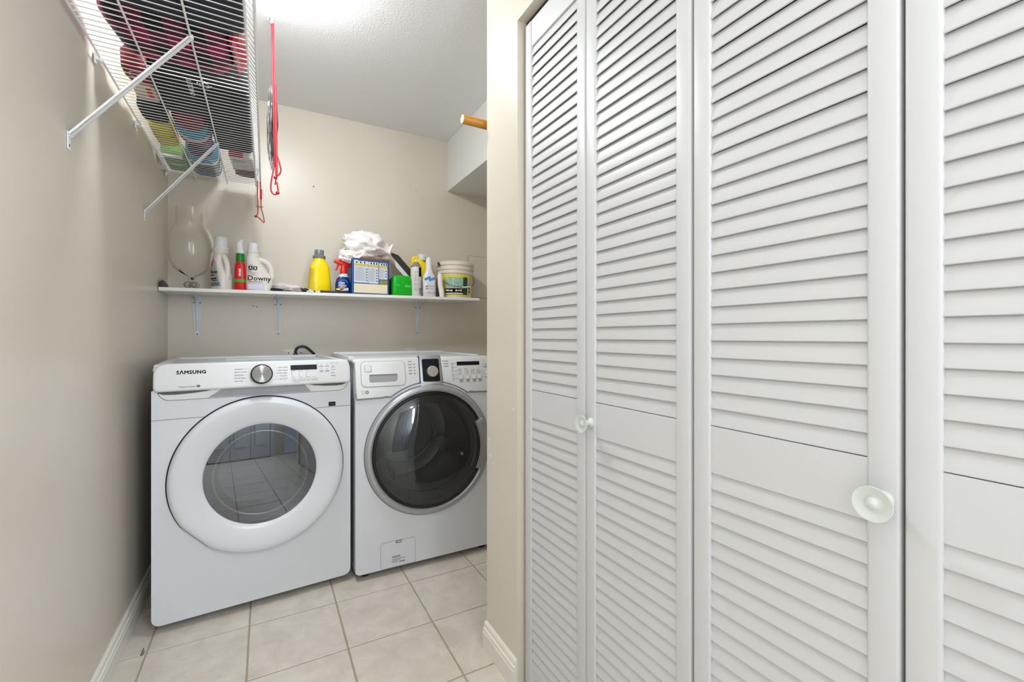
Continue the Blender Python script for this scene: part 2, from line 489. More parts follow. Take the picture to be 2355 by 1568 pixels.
# paint chips on the pillar, nail marks on back wall, access panel
for (y, z, dy, dz, t) in [(1.396, 0.735, .006, .004, .5), (1.388, .678, .010, .005, -.6), (1.365, .655, .004, .004, 0), (1.225, .862, .007, .003, .4)]:
    b = B(); n = 7
    pts = [(dy * (0.7 + .4 * random.random()) * cos(2 * pi * i / n), dz * (0.7 + .4 * random.random()) * sin(2 * pi * i / n)) for i in range(n)]
    pts = [(y + u * cos(t) - v * sin(t), z + u * sin(t) + v * cos(t)) for u, v in pts]
    b.prism(pts, XR - .0005, XR + .001, 'x').o('paint_chip', M_TRIM, wr, smooth=0)
for (x, z, r) in [(0.247, 1.98, .004), (.055, 2.19, .0015), (-.063, 1.262, .003), (-.045, 1.257, .003), (.19, 1.247, .002), (.62, 1.262, .002), (.915, 2.01, .002), (.865, 2.05, .002), (1.04, 2.00, .0018)]:
    B().lathe([(0, -.002), (r, -.0012), (r, .001)], 'y', 8, (x, YB, z)).o('nail_hole', M_SCREW, wb, smooth=0)
ap = B().box(1.24, 1.60, YB - .004, YB + .001, 1.365, 1.655, .002, 1).o('access_panel', M_WALL, wb, smooth=30)
B().box(1.2385, 1.6015, YB - .001, YB + .001, 1.3635, 1.6565).o('panel_gap', M_SCREW, wb, smooth=0)

# white panel door at the end of the hall, behind the viewpoint
d5 = thing('door_5', 'white panelled folding door behind the viewpoint, reflected in the dryer window', 'door', (-0.33, YF, 0), kind='structure')
for k in range(3):
    x0 = .004 + k * .2665
    lf = B().box(x0, x0 + .262, 0, .030, 0.012, 2.03, .003, 1).o('leaf', M_DOOR, d5, smooth=30)
    for (z0, z1) in ((.20, .80), (.98, 1.86)):
        B().prism([(x0 + .055, z0), (x0 + .207, z0), (x0 + .207, z1), (x0 + .055, z1)], .024, .042, 'y', .007, 1).o('panel', M_DOOR, lf, smooth=0)
b = B().box(-.07, -.005, 0, .03, 0, 2.09, .004, 1).box(.805, .87, 0, .03, 0, 2.09, .004, 1).box(-.07, .87, 0, .03, 2.035, 2.10, .004, 1)
b.o('casing', M_DOOR, d5, smooth=30)

# ================================================================== LOUVERED BIFOLD DOORS
XD = 0.70
edges = [(1.186, .889), (.887, .572), (.567, .2555), (.2515, -.062)]
door_labels = ['white louvered closet door leaf hinged at the beige pillar', 'white louvered closet door leaf carrying a small dish knob on its left stile',
               'white louvered closet door leaf carrying the large dish knob on its right stile', 'white louvered closet door leaf cut off by the right edge of the view']
ST, TH = 0.0365, 0.030
PITCH = 0.0304
for i, (ya, yb) in enumerate(edges):
    w = ya - yb
    d = thing('door_%d' % (i + 1), door_labels[i], 'closet door', (XD, ya, 0), radians(-90), 'louvered bifold closet doors', 'structure')
    for x0, x1 in ((0, ST), (w - ST, w)):
        B().box(x0, x1, 0, TH, .010, 2.046, .0045, 3).o('stile', M_DOOR, d, smooth=50)
    for z0, z1 in ((.010, .087), (.8445, .929), (1.967, 2.046)):
        B().box(ST - .002, w - ST + .002, .003, TH - .002, z0, z1, .001, 1).o('rail', M_DOOR, d, smooth=30)
    # one slat, shared by the whole leaf: low outer edge, rising into the closet, rounded nose
    prof = []
    y0, z0, y1, z1, t = .0042, .0014, .0112, .0312, .0019
    L = sqrt((y1 - y0) ** 2 + (z1 - z0) ** 2); dx, dz = (y1 - y0) / L, (z1 - z0) / L
    nx, nz = -dz, dx
    for q in range(5):
        a = pi / 2 + pi * q / 4
        prof.append((y0 + t * (cos(a) * dx + sin(a) * nx), z0 + t * (cos(a) * dz + sin(a) * nz)))
    for q in range(3):
        a = -pi / 2 + pi * q / 2
        prof.append((y1 + t * (cos(a) * dx + sin(a) * nx), z1 + t * (cos(a) * dz + sin(a) * nz)))
    sm = B().prism(prof, ST - .003, w - ST + .003, 'x').mesh('slat', M_DOOR, 24)
    for q in range(25): link_copy('slat', sm, d, (0, 0, .0885 + q * (.8445 - .087) / 25 + random.uniform(-.0004, .0004)))
    for q in range(34): link_copy('slat', sm, d, (0, 0, .9305 + q * (1.967 - .929) / 34 + random.uniform(-.0004, .0004)))
    if i in (1, 2):
        kx = .0215 if i == 1 else w - .017
        prof = [(0, 0), (.012, 0), (.0125, -.003), (.007, -.006), (.0062, -.018), (.010, -.024), (.0205, -.0285), (.0225, -.031), (.0222, -.0325), (.0205, -.0325), (.012, -.0285), (.0085, -.0285), (.0065, -.031), (.003, -.0325), (0, -.0328)]
        B().lathe(prof, 'y', 40, (kx, 0, .879)).o('knob', M_KNOB, d, smooth=60)

# ================================================================== CEILING LAMPS
def lamp(loc, strength, col, label):
    t = thing('ceiling_light', label, 'ceiling light', loc)
    B().lathe([(0, 0), (.142, 0), (.148, -.006), (.146, -.020), (.128, -.028), (0, -.028)], 'z', 40).o('mount', M_WPLAS, t)
    m = mat_emit('lit_glass_%d' % int(strength), col, strength)
    B().lathe([(.104, -.026), (.102, -.042), (.090, -.062), (.068, -.077), (.038, -.086), (0, -.089)], 'z', 24).o('dome', m, t)
    return t
lamp((.05, 1.765, ZT), LAMP_STRENGTH, (.905, .966, 1.0, 1), 'lit white dome ceiling light above the dryer')
lamp((.42, -.50, ZT), HALL_STRENGTH, (.88, .95, 1.0, 1), 'added white dome fill light on the hall ceiling behind the viewpoint')  # extra dome out of view, added to fill the hall side with light

# ================================================================== DRYER
DW, DZ = .698, .985
D = thing('dryer', 'white front-loading dryer with a round white-rimmed window, left of the washer', 'dryer', (-.365, 2.050, 0), radians(3.9))
DC = (.354, .538)
front = B().plate_hole(rrect(0, DW, .03, .892, (.028, .028, .004, .004)), DC, .285, 0.0, .022)
front.o('front_panel', M_WHITE, D, smooth=35)
cab = B()
cab.box(.004, .020, .018, .735, .03, .975, .004, 1).box(DW - .020, DW - .004, .018, .735, .03, .975, .004, 1)
cab.box(.006, DW - .006, .715, .735, .03, .975).box(.006, DW - .006, .02, .735, .03, .045)
cab.o('cabinet', M_WHITE, D, smooth=30)
tp = B().box(.003, DW - .003, .006, .738, .958, .976, .006, 2)
tp.box(.003, .035, .03, .738, .970, .986, .005, 2).box(DW - .035, DW - .003, .03, .738, .970, .986, .005, 2)
tp.box(.003, DW - .003, .705, .738, .970, .987, .005, 2)
tp.o('top_panel', M_WHITE, D, smooth=40)
B().box(.23, .52, .50, .60, .9755, .9785, .001, 1).o('instruction_sticker', M_LABEL, D, smooth=0)
# seam line between upper and lower front
for x0, x1 in ((.0005, .158), (.552, DW - .0005)):
    B().box(x0, x1, -.0006, .001, .7825, .7845).o('seam', M_LINE, D, smooth=0)
# grip recess below the control panel
sh = rrect(.018, DW - .012, .853, .905, (.038, .038, .004, .004))
B().prism(sh, -.0012, .002, 'y').o('grip_outline', M_GAP, D, smooth=0)
sh = rrect(.0192, DW - .0132, .8543, .905, (.0370, .0370, .004, .004))
B().prism(sh, -.0026, .002, 'y', .001, 1).o('grip_recess', M_WPLAS, D, smooth=30)
B().prism([(.172, .857), (.534, .857), (.51, .886), (.22, .889)], -.0048, -.001, 'y', .0012, 1).o('grip_insert', M_GREYP, D, smooth=30)
M_GRIPSHADOW = mat('grip_shadow_grey', S(92, 92, 90), .6)  # dark grey strips painting the shadow band under the panel's overhang
B().prism([(.020, .892), (.0205, .882), (.034, .876), (.070, .8745), (.120, .877), (.165, .882), (.205, .892)], -.0045, -.001, 'y', .0008, 1).o('grip_shadow', M_GRIPSHADOW, D, smooth=30)
B().prism([(.510, .892), (.545, .882), (.590, .877), (.640, .8755), (.664, .878), (.676, .884), (.678, .892)], -.0045, -.001, 'y', .0008, 1).o('grip_shadow', M_GRIPSHADOW, D, smooth=30)
# control panel (own frame: origin at its lower edge, leaning back)
CP_TILT = radians(-8)
cp = B()
outline = rrect(.006, DW - .004, 0, .103, (.016, .016, .040, .040), 8)
cp.prism(outline, 0, .045, 'y', .008, 4, front_only=True)
cp = cp.o('control_panel', M_WPLAS, D, (0, -.024, .889), (CP_TILT, 0, 0), smooth=50)
# the lower lip rolls under towards the two ends
text('S\u039bMSUNG', .0180, cp, (.0735, -.0004, .0625), M_PRINTK, name='brand_lettering', bold=.00075, sx=1.02, sp=1.12)
text('Moisture Sensor', .0078, cp, (.082, -.0004, .0125), M_PRINTK, name='small_lettering')
B().prism(rrect(.136, .147, .0115, .0195, .001), -.0004, .0004, 'y').o('sensor_mark', M_PRINT, cp, smooth=0)
for q, s_ in enumerate(['NORMAL', 'HEAVY DUTY', 'BEDDING', 'AIR REFRESH', 'SANITIZE']):
    text(s_, .0068, cp, (.256, -.0004, .071 - q * .0118), M_PRINT, name='cycle_lettering')
for q, s_ in enumerate(['DELICATES', 'PERM PRESS', 'SUPER SPEED', 'TIME DRY', 'AIR FLUFF']):
    text(s_, .0068, cp, (.443, -.0004, .073 - q * .0118), M_PRINT, name='cycle_lettering', align='RIGHT')
strokes([(.280 + .004 * (q % 2), .308, .0735 - q * .0118, .0739 - q * .0118) for q in range(5)] + [(.396, .408, .0755 - q * .0118, .0759 - q * .0118) for q in range(5)], 0, cp, M_PRINT, 'pointer_line')
kb = B().lathe([(0, -.0305), (.0338, -.0305), (.0344, -.0300)], 'y', 48, (.349, 0, .050))
kb = kb.o('dial_knob', M_DIAL, cp, smooth=20)
B().lathe([(.0343, -.0302), (.0380, -.0270), (.0392, -.020), (.0392, -.006), (.0385, 0)], 'y', 48, (.349, 0, .050)).o('knob_ring', M_BLACK, kb, smooth=50)
B().box(.4545, .556, -.0012, .002, .0625, .083, .0006, 1).o('display', M_DARKGL, cp, smooth=30)
dots = []
for cx in (.459, .487, .514):
    for q in range(5): dots.append((cx - .0011, cx + .0011, .0565 - q * .0064, .0587 - q * .0064))
dots.append((.5405, .5427, .0309, .0331))
for cx, cz in ((.574, .081), (.597, .081), (.574, .062), (.597, .062)): dots.append((cx - .0013, cx + .0013, cz, cz + .0024))
strokes(dots, 0, cp, M_PRINTK, 'indicator_dot')
sm_ = []
for cx in (.458, .486, .513, .540):
    sm_ += [(cx + .006, cx + .015, .0585, .0596), (cx + .006, cx + .014, .0312, .0323)] if cx < .53 else [(cx + .005, cx + .010, .0312, .0323)]
for cx in (.574, .597):
    for cz in (.075, .0725, .0555, .053, .0505): sm_.append((cx - .008, cx + .008, cz, cz + .0010))
sm_ += [(.612, .630, .0575, .0588), (.612, .630, .0335, .0346), (.612, .632, .0310, .0320), (.610, .626, .0868, .0876), (.632, .644, .0855, .0863), (.466, .490, .0115, .0124)]
strokes(sm_, 0, cp, M_PRINT, 'small_print')
for q, s_ in enumerate(['Temp', 'Dryness', 'Time', 'Options']):
    x0 = .4565 + q * .0268
    fr = B()
    for (a, b_, c_, d_) in ((x0, x0 + .0235, .0160, .0164), (x0, x0 + .0235, .0256, .0260), (x0, x0 + .0004, .016, .026), (x0 + .0231, x0 + .0235, .016, .026)): fr.box(a, b_, -.0004, 0, c_, d_)
    fr.o('button_outline', M_PRINT, cp, smooth=0)
    text(s_, .0054, cp, (x0 + .0118, -.0004, .0188), M_PRINT, name='button_lettering', align='CENTER')
B().lathe([(.0042, -.0004), (.0052, -.0004), (.0052, .0004), (.0042, .0004)], 'y', 24, (.621, 0, .0705), closed=True).o('power_symbol', M_PRINT, cp, smooth=0)
B().box(.6205, .6215, -.0006, 0, .0715, .0765).o('power_symbol_bar', M_PRINT, cp, smooth=0)
B().prism([(.615, .0425), (.615, .0480), (.6195, .0452)], -.0004, .0004, 'y').box(.622, .6232, -.0004, .0004, .0425, .048).box(.6250, .6262, -.0004, .0004, .0425, .048).o('start_symbol', M_PRINT, cp, smooth=0)
# energy badge; the square code beside it is left plain
bd = B().box(.606, .634, -.0012, .001, .787, .8045, .0004, 1).o('badge', M_PRINTK, D, smooth=0)
strokes([(.6095, .6145, .793, .7985), (.6155, .6195, .793, .798), (.6205, .6250, .793, .7985), (.6260, .6305, .793, .798)], -.0012, bd, M_PRINT)
# round door
def flat_spot(r, a):
    a0 = radians(222)
    da = (a - a0 + pi) % (2 * pi) - pi
    if abs(da) < radians(30) and r > .28:
        lim = (r - .0065) / max(cos(da), .5)
        return min(r, lim)
    return r
prof = [(.308, .004), (.3095, -.006), (.308, -.018), (.3035, -.0265), (.2960, -.0305), (.2850, -.0312), (.265, -.0290), (.240, -.0240), (.218, -.0185), (.2045, -.0150), (.200, -.010), (.200, .012), (.23, .015), (.30, .008)]
dr = B().lathe(prof, 'y', 128, (DC[0], 0, DC[1]), rmod=flat_spot, closed=True).o('door', M_WHITE, D, smooth=60)
B().lathe([(.3085, -.0004), (.3138, -.0004), (.3138, .0015), (.3085, .0015)], 'y', 128, (DC[0], 0, DC[1]), rmod=flat_spot, closed=True).o('door_gap', M_GAP, D, smooth=0)
B().lathe([(.2005 * q / 14, -.0134 + .0049 * (q / 14) ** 2) for q in range(14, -1, -1)], 'y', 64, (DC[0], 0, DC[1])).o('window', M_DRYGL, dr, smooth=60)
B().lathe([(.199, .004), (.190, .000), (.168, .010), (.158, .03), (.150, .06)], 'y', 64, (DC[0], 0, DC[1])).o('window_rim', M_RUBBER, dr, smooth=60)
B().lathe([(.168, .008), (.172, .006), (.168, .004), (.164, .006)], 'y', 64, (DC[0], 0, DC[1]), closed=True).o('window_bead', M_CHROME, dr, smooth=60)
dm = B().lathe([(.285, .02), (.285, .06), (.27, .07), (.27, .52), (.22, .54), (0, .545)], 'y', 64, (DC[0], 0, DC[1])).o('drum', M_DRUM, D, smooth=40)
for q in range(3):
    a = radians(70 + 120 * q)
    bb = B().prism([(-.03, 0), (.03, 0), (.012, .05), (-.012, .05)], .10, .50, 'y', .004, 1)
    bb.xf(Matrix.Translation((DC[0] + .272 * cos(a), 0, DC[1] + .272 * sin(a))) @ Matrix.Rotation(-(a + pi / 2) + 2 * (pi / 2) * 0, 4, 'Y') @ Matrix.Rotation(0, 4, 'Z'))
    bb.o('baffle', M_WPLAS, dm, smooth=30)
for x, y in ((.06, .12), (DW - .06, .12), (.05, .66), (DW - .05, .66)):
    B().lathe([(0, 0), (.020, 0), (.020, .012), (.010, .016), (.010, .032)], 'z', 20, (x, y, 0)).o('foot', M_BLACK, D)

# ================================================================== WASHER
WW = .686
Wm = thing('washer', 'white front-loading washer with a dark round door and silver ring, right of the dryer', 'washer', (.346, 2.057, 0), 0)
WC = (.345, .553)
B().plate_hole(rrect(0, WW, .03, .8105, (.022, .022, 0, 0))[:-1] + [(.576, .8105)] + [(WC[0] + .318 * cos(radians(54 + 72 * q / 24)), WC[1] + .318 * sin(radians(54 + 72 * q / 24))) for q in range(25)] + [(.114, .8105), (0, .8105)], WC, .268, 0.0, .022).o('front_panel', M_WHITE, Wm, smooth=35)
cab = B()
cab.box(.003, .018, .062, .765, .03, .975, .004, 1).box(WW - .018, WW - .003, .062, .765, .03, .975, .004, 1).box(.003, .018, .018, .066, .03, .812).box(WW - .018, WW - .003, .018, .066, .03, .812)
cab.box(.006, WW - .006, .745, .765, .03, .975).box(.006, WW - .006, .02, .765, .03, .045)
cab.o('cabinet', M_WHITE, Wm, smooth=30)
tp = B().box(-.004, WW + .004, .05, .772, .965, .988, .010, 3)
tp.box(.0, WW, .735, .772, .975, .999, .008, 3).box(.0, .03, .20, .772, .975, .9935, .005, 3).box(WW - .03, WW, .20, .772, .975, .9935, .005, 3)
tp.o('top_panel', M_WHITE, Wm, smooth=40)
# leaning control fascia: frame at z=.81, y=0, leaning back
FT = radians(-14.6)
def arcpts(a0, a1, r, n):
    # in the fascia's slanted (x, v) frame, around the door centre
    out = []
    for i in range(n + 1):
        a = radians(a0 + (a1 - a0) * i / n)
        out.append((WC[0] + r * cos(a), (WC[1] + r * sin(a) - .81) * 1.03))
    return out
R_F = .322
left = [(.004, .002)] + [(.115, .004), (.134, .007)] + arcpts(126, 98.5, R_F, 8) + [(.300, .176), (.296, .186), (.02, .184), (.009, .178), (.004, .166)]
right = arcpts(80, 54, R_F, 8) + [(.556, .007), (.575, .004), (WW - .004, .002), (WW - .004, .160), (WW - .010, .178), (WW - .03, .186), (.402, .186), (.398, .176)]
fa = B().prism(left, -.006, .030, 'y', .004, 2, front_only=True)
fa.prism(right, -.006, .030, 'y', .004, 2, front_only=True)
# flat web under the fascia, so that nothing shows through below its arc
fas = fa.o('control_panel', M_WPLAS, Wm, (0, 0, .81), (FT, 0, 0), smooth=50)
B().box(.01, WW - .01, .026, .034, .03, .172).o('panel_backing', M_WHITE, fas, smooth=0)
B().prism([(.002, -.003), (.116, -.001), (.136, .003)] + arcpts(126.6, 98.4, R_F - .0035, 8) + [(.29, .12), (.01, .12)], -.0035, .01, 'y').o('fascia_seam', M_LINE, fas, smooth=0)
B().prism(arcpts(80, 53.4, R_F - .0035, 8) + [(.554, .003), (.574, -.001), (WW - .002, -.003), (WW - .01, .12), (.40, .12)], -.0035, .01, 'y').o('fascia_seam', M_LINE, fas, smooth=0)
# detergent drawer
B().prism(rrect(.0265, .2285, .052, .171, .022), -.0068, .0, 'y').o('drawer_gap', M_LINE, fas, smooth=0)
dw = B().prism(rrect(.028, .227, .0535, .1695, .021), -.0095, .0, 'y', .002, 2, front_only=True).o('detergent_drawer', M_WPLAS, fas, smooth=40)
B().prism(rrect(.0425, .0745, .121, .152, .004), -.0098, -.008, 'y').o('button_gap', M_LINE, dw, smooth=0)
B().prism(rrect(.044, .073, .1225, .151, .003), -.0115, -.008, 'y', .0008, 2, front_only=True).o('release_button', M_WPLAS, dw, smooth=40)
B().prism(rrect(.062, .190, .0725, .109, (.008, .016, .006, .006)), -.0098, -.008, 'y', .0003, 1).o('grip_pocket', M_GREYP, dw, smooth=30)
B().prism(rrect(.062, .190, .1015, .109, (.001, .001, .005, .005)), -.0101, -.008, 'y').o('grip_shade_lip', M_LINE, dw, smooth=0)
# column with dial
col = B().prism([(.299, .194), (.297, .044), (.408, .044), (.402, .194)], -.014, .03, 'y', .003, 2, front_only=True).o('dial_column', M_SILVER, fas, smooth=40)
B().prism([(.2955, .19), (.2935, .042), (.2985, .042), (.3005, .19)], -.0068, .02, 'y').o('column_gap', M_GAP, fas, smooth=0)
B().prism([(.4005, .19), (.4065, .042), (.4115, .042), (.4055, .19)], -.0068, .02, 'y').o('column_gap', M_GAP, fas, smooth=0)
B().prism(rrect(.309, .394, .064, .174, .006), -.0155, -.012, 'y', .0006, 1).o('dial_window', M_DARKGL, col, smooth=30)
B().lathe([(0, -.036), (.0245, -.036), (.0265, -.034), (.0272, -.030), (.0265, -.0155)], 'y', 40, (.3545, 0, .110)).o('dial_knob', mat('satin_dial', S(196, 194, 184), .3, metal=.7), col, smooth=20)
# printing left and right of the dial
pr_ = []
for q in range(5):
    z = .165 - q * .0145
    pr_ += [(.245, .262, z, z + .0022), (.245, .258, z - .0035, z - .0025)]
    if q: pr_ += [(.269, .279, z, z + .002), (.269, .276, z - .003, z - .002)]
for q in range(3):
    z = .163 - q * .013
    pr_ += [(.414 + .002 * q, .446, z, z + .0022), (.425, .446, z - .004, z - .003)]
strokes(pr_, -.006, fas, M_PRINT, 'small_print')
B().box(.4905, .614, -.0075, -.002, .139, .158, .0006, 1).o('display', M_DARKGL, fas, smooth=30)
dots, pr_ = [], []
for cx, n_, top in ((.496, 4, .118), (.531, 4, .120), (.566, 3, .112), (.598, 3, .112)):
    for q in range(n_):
        z = top - q * .0085
        dots.append((cx - .0014, cx + .0014, z, z + .0028)); pr_.append((cx + .006, cx + .014 + .004 * ((q * 7 + int(cx * 1000)) % 3) / 2, z + .0004, z + .0022))
strokes(dots, -.006, fas, M_PRINTK, 'indicator_dot')
for q, cx in enumerate((.506, .542, .577, .609)):
    B().prism(rrect(cx - .0115, cx + .0115, .065, .0895, .004), -.0068, -.004, 'y').o('button_rim', M_LINE, fas, smooth=0)
    B().prism(rrect(cx - .0100, cx + .0100, .0675, .0885, .003), -.0100, -.004, 'y', .001, 2, front_only=True).o('button', M_WPLAS, fas, smooth=40)
    pr_ += [(cx - .008, cx + .009, .0575, .060), (cx - .011, cx + .011, .053, .0542)]
for q in range(5):
    z = .150 - q * .0192
    cx = .466
    B().prism(rrect(cx - .0095, cx + .0095, z - .0045, z + .0045, .004), -.0066, -.004, 'y').o('option_key', M_LABEL, fas, smooth=0)
    pr_ += [(cx - .006, cx + .006, z - .001, z + .002), (cx - .008, cx + .008, z - .0085, z - .0075), (cx + .013, cx + .020, z - .001, z + .001)]
strokes(pr_, -.0062, fas, M_PRINT, 'small_print')
for (cx, z0, z1) in ((.648, .126, .151), (.652, .072, .107)):
    B().prism(rrect(cx - .0125, cx + .0125, z0, z1, .005), -.0068, -.004, 'y').o('button_rim', M_LINE, fas, smooth=0)
    B().prism(rrect(cx - .0105, cx + .0105, z0 + .002, z1 - .001, .004), -.0100, -.004, 'y', .001, 2, front_only=True).o('button', M_WPLAS, fas, smooth=40)
B().lathe([(.0035, -.0104), (.0052, -.0104), (.0052, -.0095), (.0035, -.0095)], 'y', 20, (.648, 0, .139), closed=True).o('power_symbol', M_PRINTK, fas, smooth=0)
B().prism([(.6475, .086), (.6475, .094), (.6525, .090)], -.0104, -.0095, 'y').box(.6545, .656, -.0104, -.0095, .086, .094).o('start_symbol', M_PRINTK, fas, smooth=0)
B().lathe([(.0045, -.0068), (.0070, -.0068), (.0070, -.005), (.0045, -.005)], 'y', 20, (.050, 0, .030), closed=True).o('care_mark', M_PRINTK, fas, smooth=0)
strokes([(.026, .040, .036, .037), (.026, .040, .024, .0255), (.028, .038, .030, .0308)], -.006, fas, M_PRINT, 'small_print')
# door: silver ring, gasket, dark bowl glass
ring = B().lathe([(.306, .004), (.307, -.006), (.303, -.016), (.294, -.022), (.284, -.023), (.277, -.018), (.275, -.006), (.275, .012), (.30, .012)], 'y', 128, (WC[0], 0, WC[1]), closed=True).o('door', M_SILVER, Wm, smooth=60)
B().lathe([(.3065, -.0006), (.3105, -.0006), (.3105, .0015), (.3065, .0015)], 'y', 128, (WC[0], 0, WC[1]), closed=True).o('door_gap', M_LINE, Wm, smooth=0)
B().lathe([(.277, -.010), (.272, -.016), (.264, -.017), (.260, -.012), (.262, .01), (.276, .01)], 'y', 96, (WC[0], 0, WC[1]), closed=True).o('window_seal', M_BLACK, ring, smooth=60)
B().lathe([(.266 * q / 20, -.061 + .047 * (q / 20) ** 3.2) for q in range(20, -1, -1)], 'y', 96, (WC[0], 0, WC[1])).o('window', M_WASGL, ring, smooth=60)
h = B(); n = 16
def arc_band(b, r0, r1, a0, a1, y0, y1, n=16):
    pts = [(WC[0] + r1 * cos(radians(a0 + (a1 - a0) * i / n)), WC[1] + r1 * sin(radians(a0 + (a1 - a0) * i / n))) for i in range(n + 1)]
    pts += [(WC[0] + r0 * cos(radians(a1 - (a1 - a0) * i / n)), WC[1] + r0 * sin(radians(a1 - (a1 - a0) * i / n))) for i in range(n + 1)]
    return b.prism(pts, y0, y1, 'y', .004, 2)
hd = arc_band(B(), .246, .287, -27, 27, -.042, -.012).o('handle', M_SILVER, ring, smooth=40)
arc_band(B(), .238, .247, -27, 27, -.050, -.020).o('handle_edge', M_CHROME, hd, smooth=40)
drum = B().lathe([(.268, .015), (.255, .03), (.245, .06), (.24, .10), (.24, .46), (.20, .475), (0, .48)], 'y', 64, (WC[0], 0, WC[1])).o('drum', M_METALD, Wm, smooth=40)
B().lathe([(.267, .012), (.262, .026), (.235, .040), (.215, .036), (.215, .056), (.25, .07)], 'y', 64, (WC[0], 0, WC[1])).o('gasket', M_RUBBER, drum, smooth=60)
B().lathe([(.16, .474), (.165, .466), (.175, .466), (.18, .474)], 'y', 64, (WC[0], 0, WC[1])).o('back_ring', M_CHROME, drum, smooth=50)
for q in range(3):
    a = radians(100 + 120 * q)
    pts = []
    bb = B().loft([(.10, 0, 0, .008, .012, 2.2), (.13, 0, .012, .03, .035, 2.4), (.30, 0, .020, .040, .05, 2.4), (.43, 0, .012, .032, .04, 2.4), (.46, 0, 0, .008, .012, 2.2)], 20, 'y')
    bb.xf(Matrix.Translation((WC[0] + .235 * cos(a), 0, WC[1] + .235 * sin(a))) @ Matrix.Rotation(-(a + pi / 2), 4, 'Y'))
    bb.o('baffle', M_CHROME, drum, smooth=60)
# drain filter hatch
B().prism(rrect(.109, .2695, .031, .1505, .012), -.0006, .001, 'y').o('hatch_gap', M_LINE, Wm, smooth=0)
ft = B().prism(rrect(.1103, .2682, .0323, .1492, .011), -.0016, .001, 'y', .0006, 1, front_only=True).o('filter_hatch', M_WHITE, Wm, smooth=40)
B().box(.178, .2035, -.0022, .0, .139, .150).o('hatch_slot', M_GAP, ft, smooth=0)
B().box(.181, .2005, -.0026, .0, .1425, .148).o('hatch_tab', M_WPLAS, ft, smooth=0)
strokes([(.160, .198, .079, .0815), (.160, .200, .0735, .076), (.160, .222, .065, .0668), (.160, .200, .059, .0608), (.160, .188, .053, .0548), (.194, .220, .0495, .0535)], -.0016, ft, M_PRINT, 'small_print')
for x, y in ((.05, .06), (WW - .05, .06), (.05, .70), (WW - .05, .70)):
    B().lathe([(0, 0), (.020, 0), (.020, .012), (.010, .016), (.010, .032)], 'z', 20, (x, y, 0)).o('foot', M_BLACK, Wm)

# ================================================================== OUTLETS AND CORD
def outlet(x0, x1, z0, z1, label, holes):
    t = thing('outlet', label, 'outlet', ((x0 + x1) / 2, YB, (z0 + z1) / 2))
    w, h = (x1 - x0) / 2, (z1 - z0) / 2
    pl = B().prism(rrect(-w, w, -h, h, .004), -.006, 0, 'y', .002, 2, front_only=True).o('cover_plate', mat('ivory_plate', S(214, 206, 194), .4), t, smooth=40)
    for x in holes:
        B().lathe([(0, -.0068), (.004, -.0064), (.0045, -.005)], 'y', 10, (x, 0, h - .022)).o('plate_screw', M_SCREW, pl)
        B().box(x - .014, x - .004, -.0066, -.004, h - .042, h - .037).o('socket_slot', M_BLACK, pl, smooth=0)
    return t
outlet(.079, .215, .905, 1.017, 'ivory double outlet plate on the back wall behind the dryer', (-.033, .033))
outlet(.797, .867, .905, 1.012, 'ivory single outlet plate on the back wall behind the washer', (0,))
cd = thing('power_cord', 'thick black power cord looping from its plug behind the dryer', 'cord', (.15, 2.85, .96))
pts = [(.150, 2.845, .990), (.150, 2.843, 1.008), (.160, 2.842, 1.026), (.182, 2.842, 1.034), (.207, 2.842, 1.026), (.232, 2.845, 1.004), (.250, 2.852, .982), (.262, 2.861, .94), (.264, 2.864, .80)]
B().tube([(x - .15, y - 2.85, z - .96) for x, y, z in pts], .0076, 10, 5).o('cable', M_BLACK, cd, smooth=60)
B().box(-.013, .012, -.022, .020, -.045, .034, .003, 2).o('plug', M_BLACK, cd, smooth=40)

# ================================================================== WALL SHELF
def zs(x): return 1.3235 + .0097 * (x + .44)
SH = thing('wall_shelf', 'long white melamine shelf board on the back wall above the machines', 'shelf', (-.443, 2.63, zs(-.443)), rot=(0, -.0097, 0))
B().box(.001, 1.655, 0, .249, -.0165, 0, .001, 1).o('board', M_SHELFB, SH, smooth=0)
def bracket(x, i):
    # bent steel: upright on the wall, arm under the board, pressed rib, rounded foot
    sx = x + .443
    top = -.0168
    b = B()
    up = [(-.021, -.002), (-.0205, -.055), (-.011, -.205)] + [(.009 * cos(a), -.205 + .010 * sin(a)) for a in [pi + pi * k / 6 for k in range(7)]] + [(.011, -.205), (.0205, -.055), (.021, -.002)]
    b.prism(up, .2455, .2490, 'y')
    arm = [(-.019, .2475), (.019, .2475), (.010, .06), (.006, .052), (-.006, .052), (-.010, .06)]
    b.prism(arm, -.0035, 0, 'z')
    rib = B()
    rib.prism([(-.006, -.02), (.006, -.02), (.0035, -.185), (-.0035, -.185)], .2395, .2460, 'y', .002, 2)
    rib.prism([(.246, -.003), (.246, -.060), (.232, -.030), (.19, -.012), (.12, -.003)], -.003, .003, 'x')
    br = b.o('shelf_bracket', M_BRACKET, SH, (sx, 0, top), smooth=30)
    rib.o('bracket_rib', M_BRACKET, br, smooth=40)
    for u, v in ((-.014, -.038), (.014, -.038), (0, -.205)):
        B().lathe([(0, -.0022), (.0022, -.002), (.0034, 0)], 'y', 10, (u, .2455, v)).o('screw', M_SCREW, br)
for i, x in enumerate((-.321, .060, .876)): bracket(x, i)

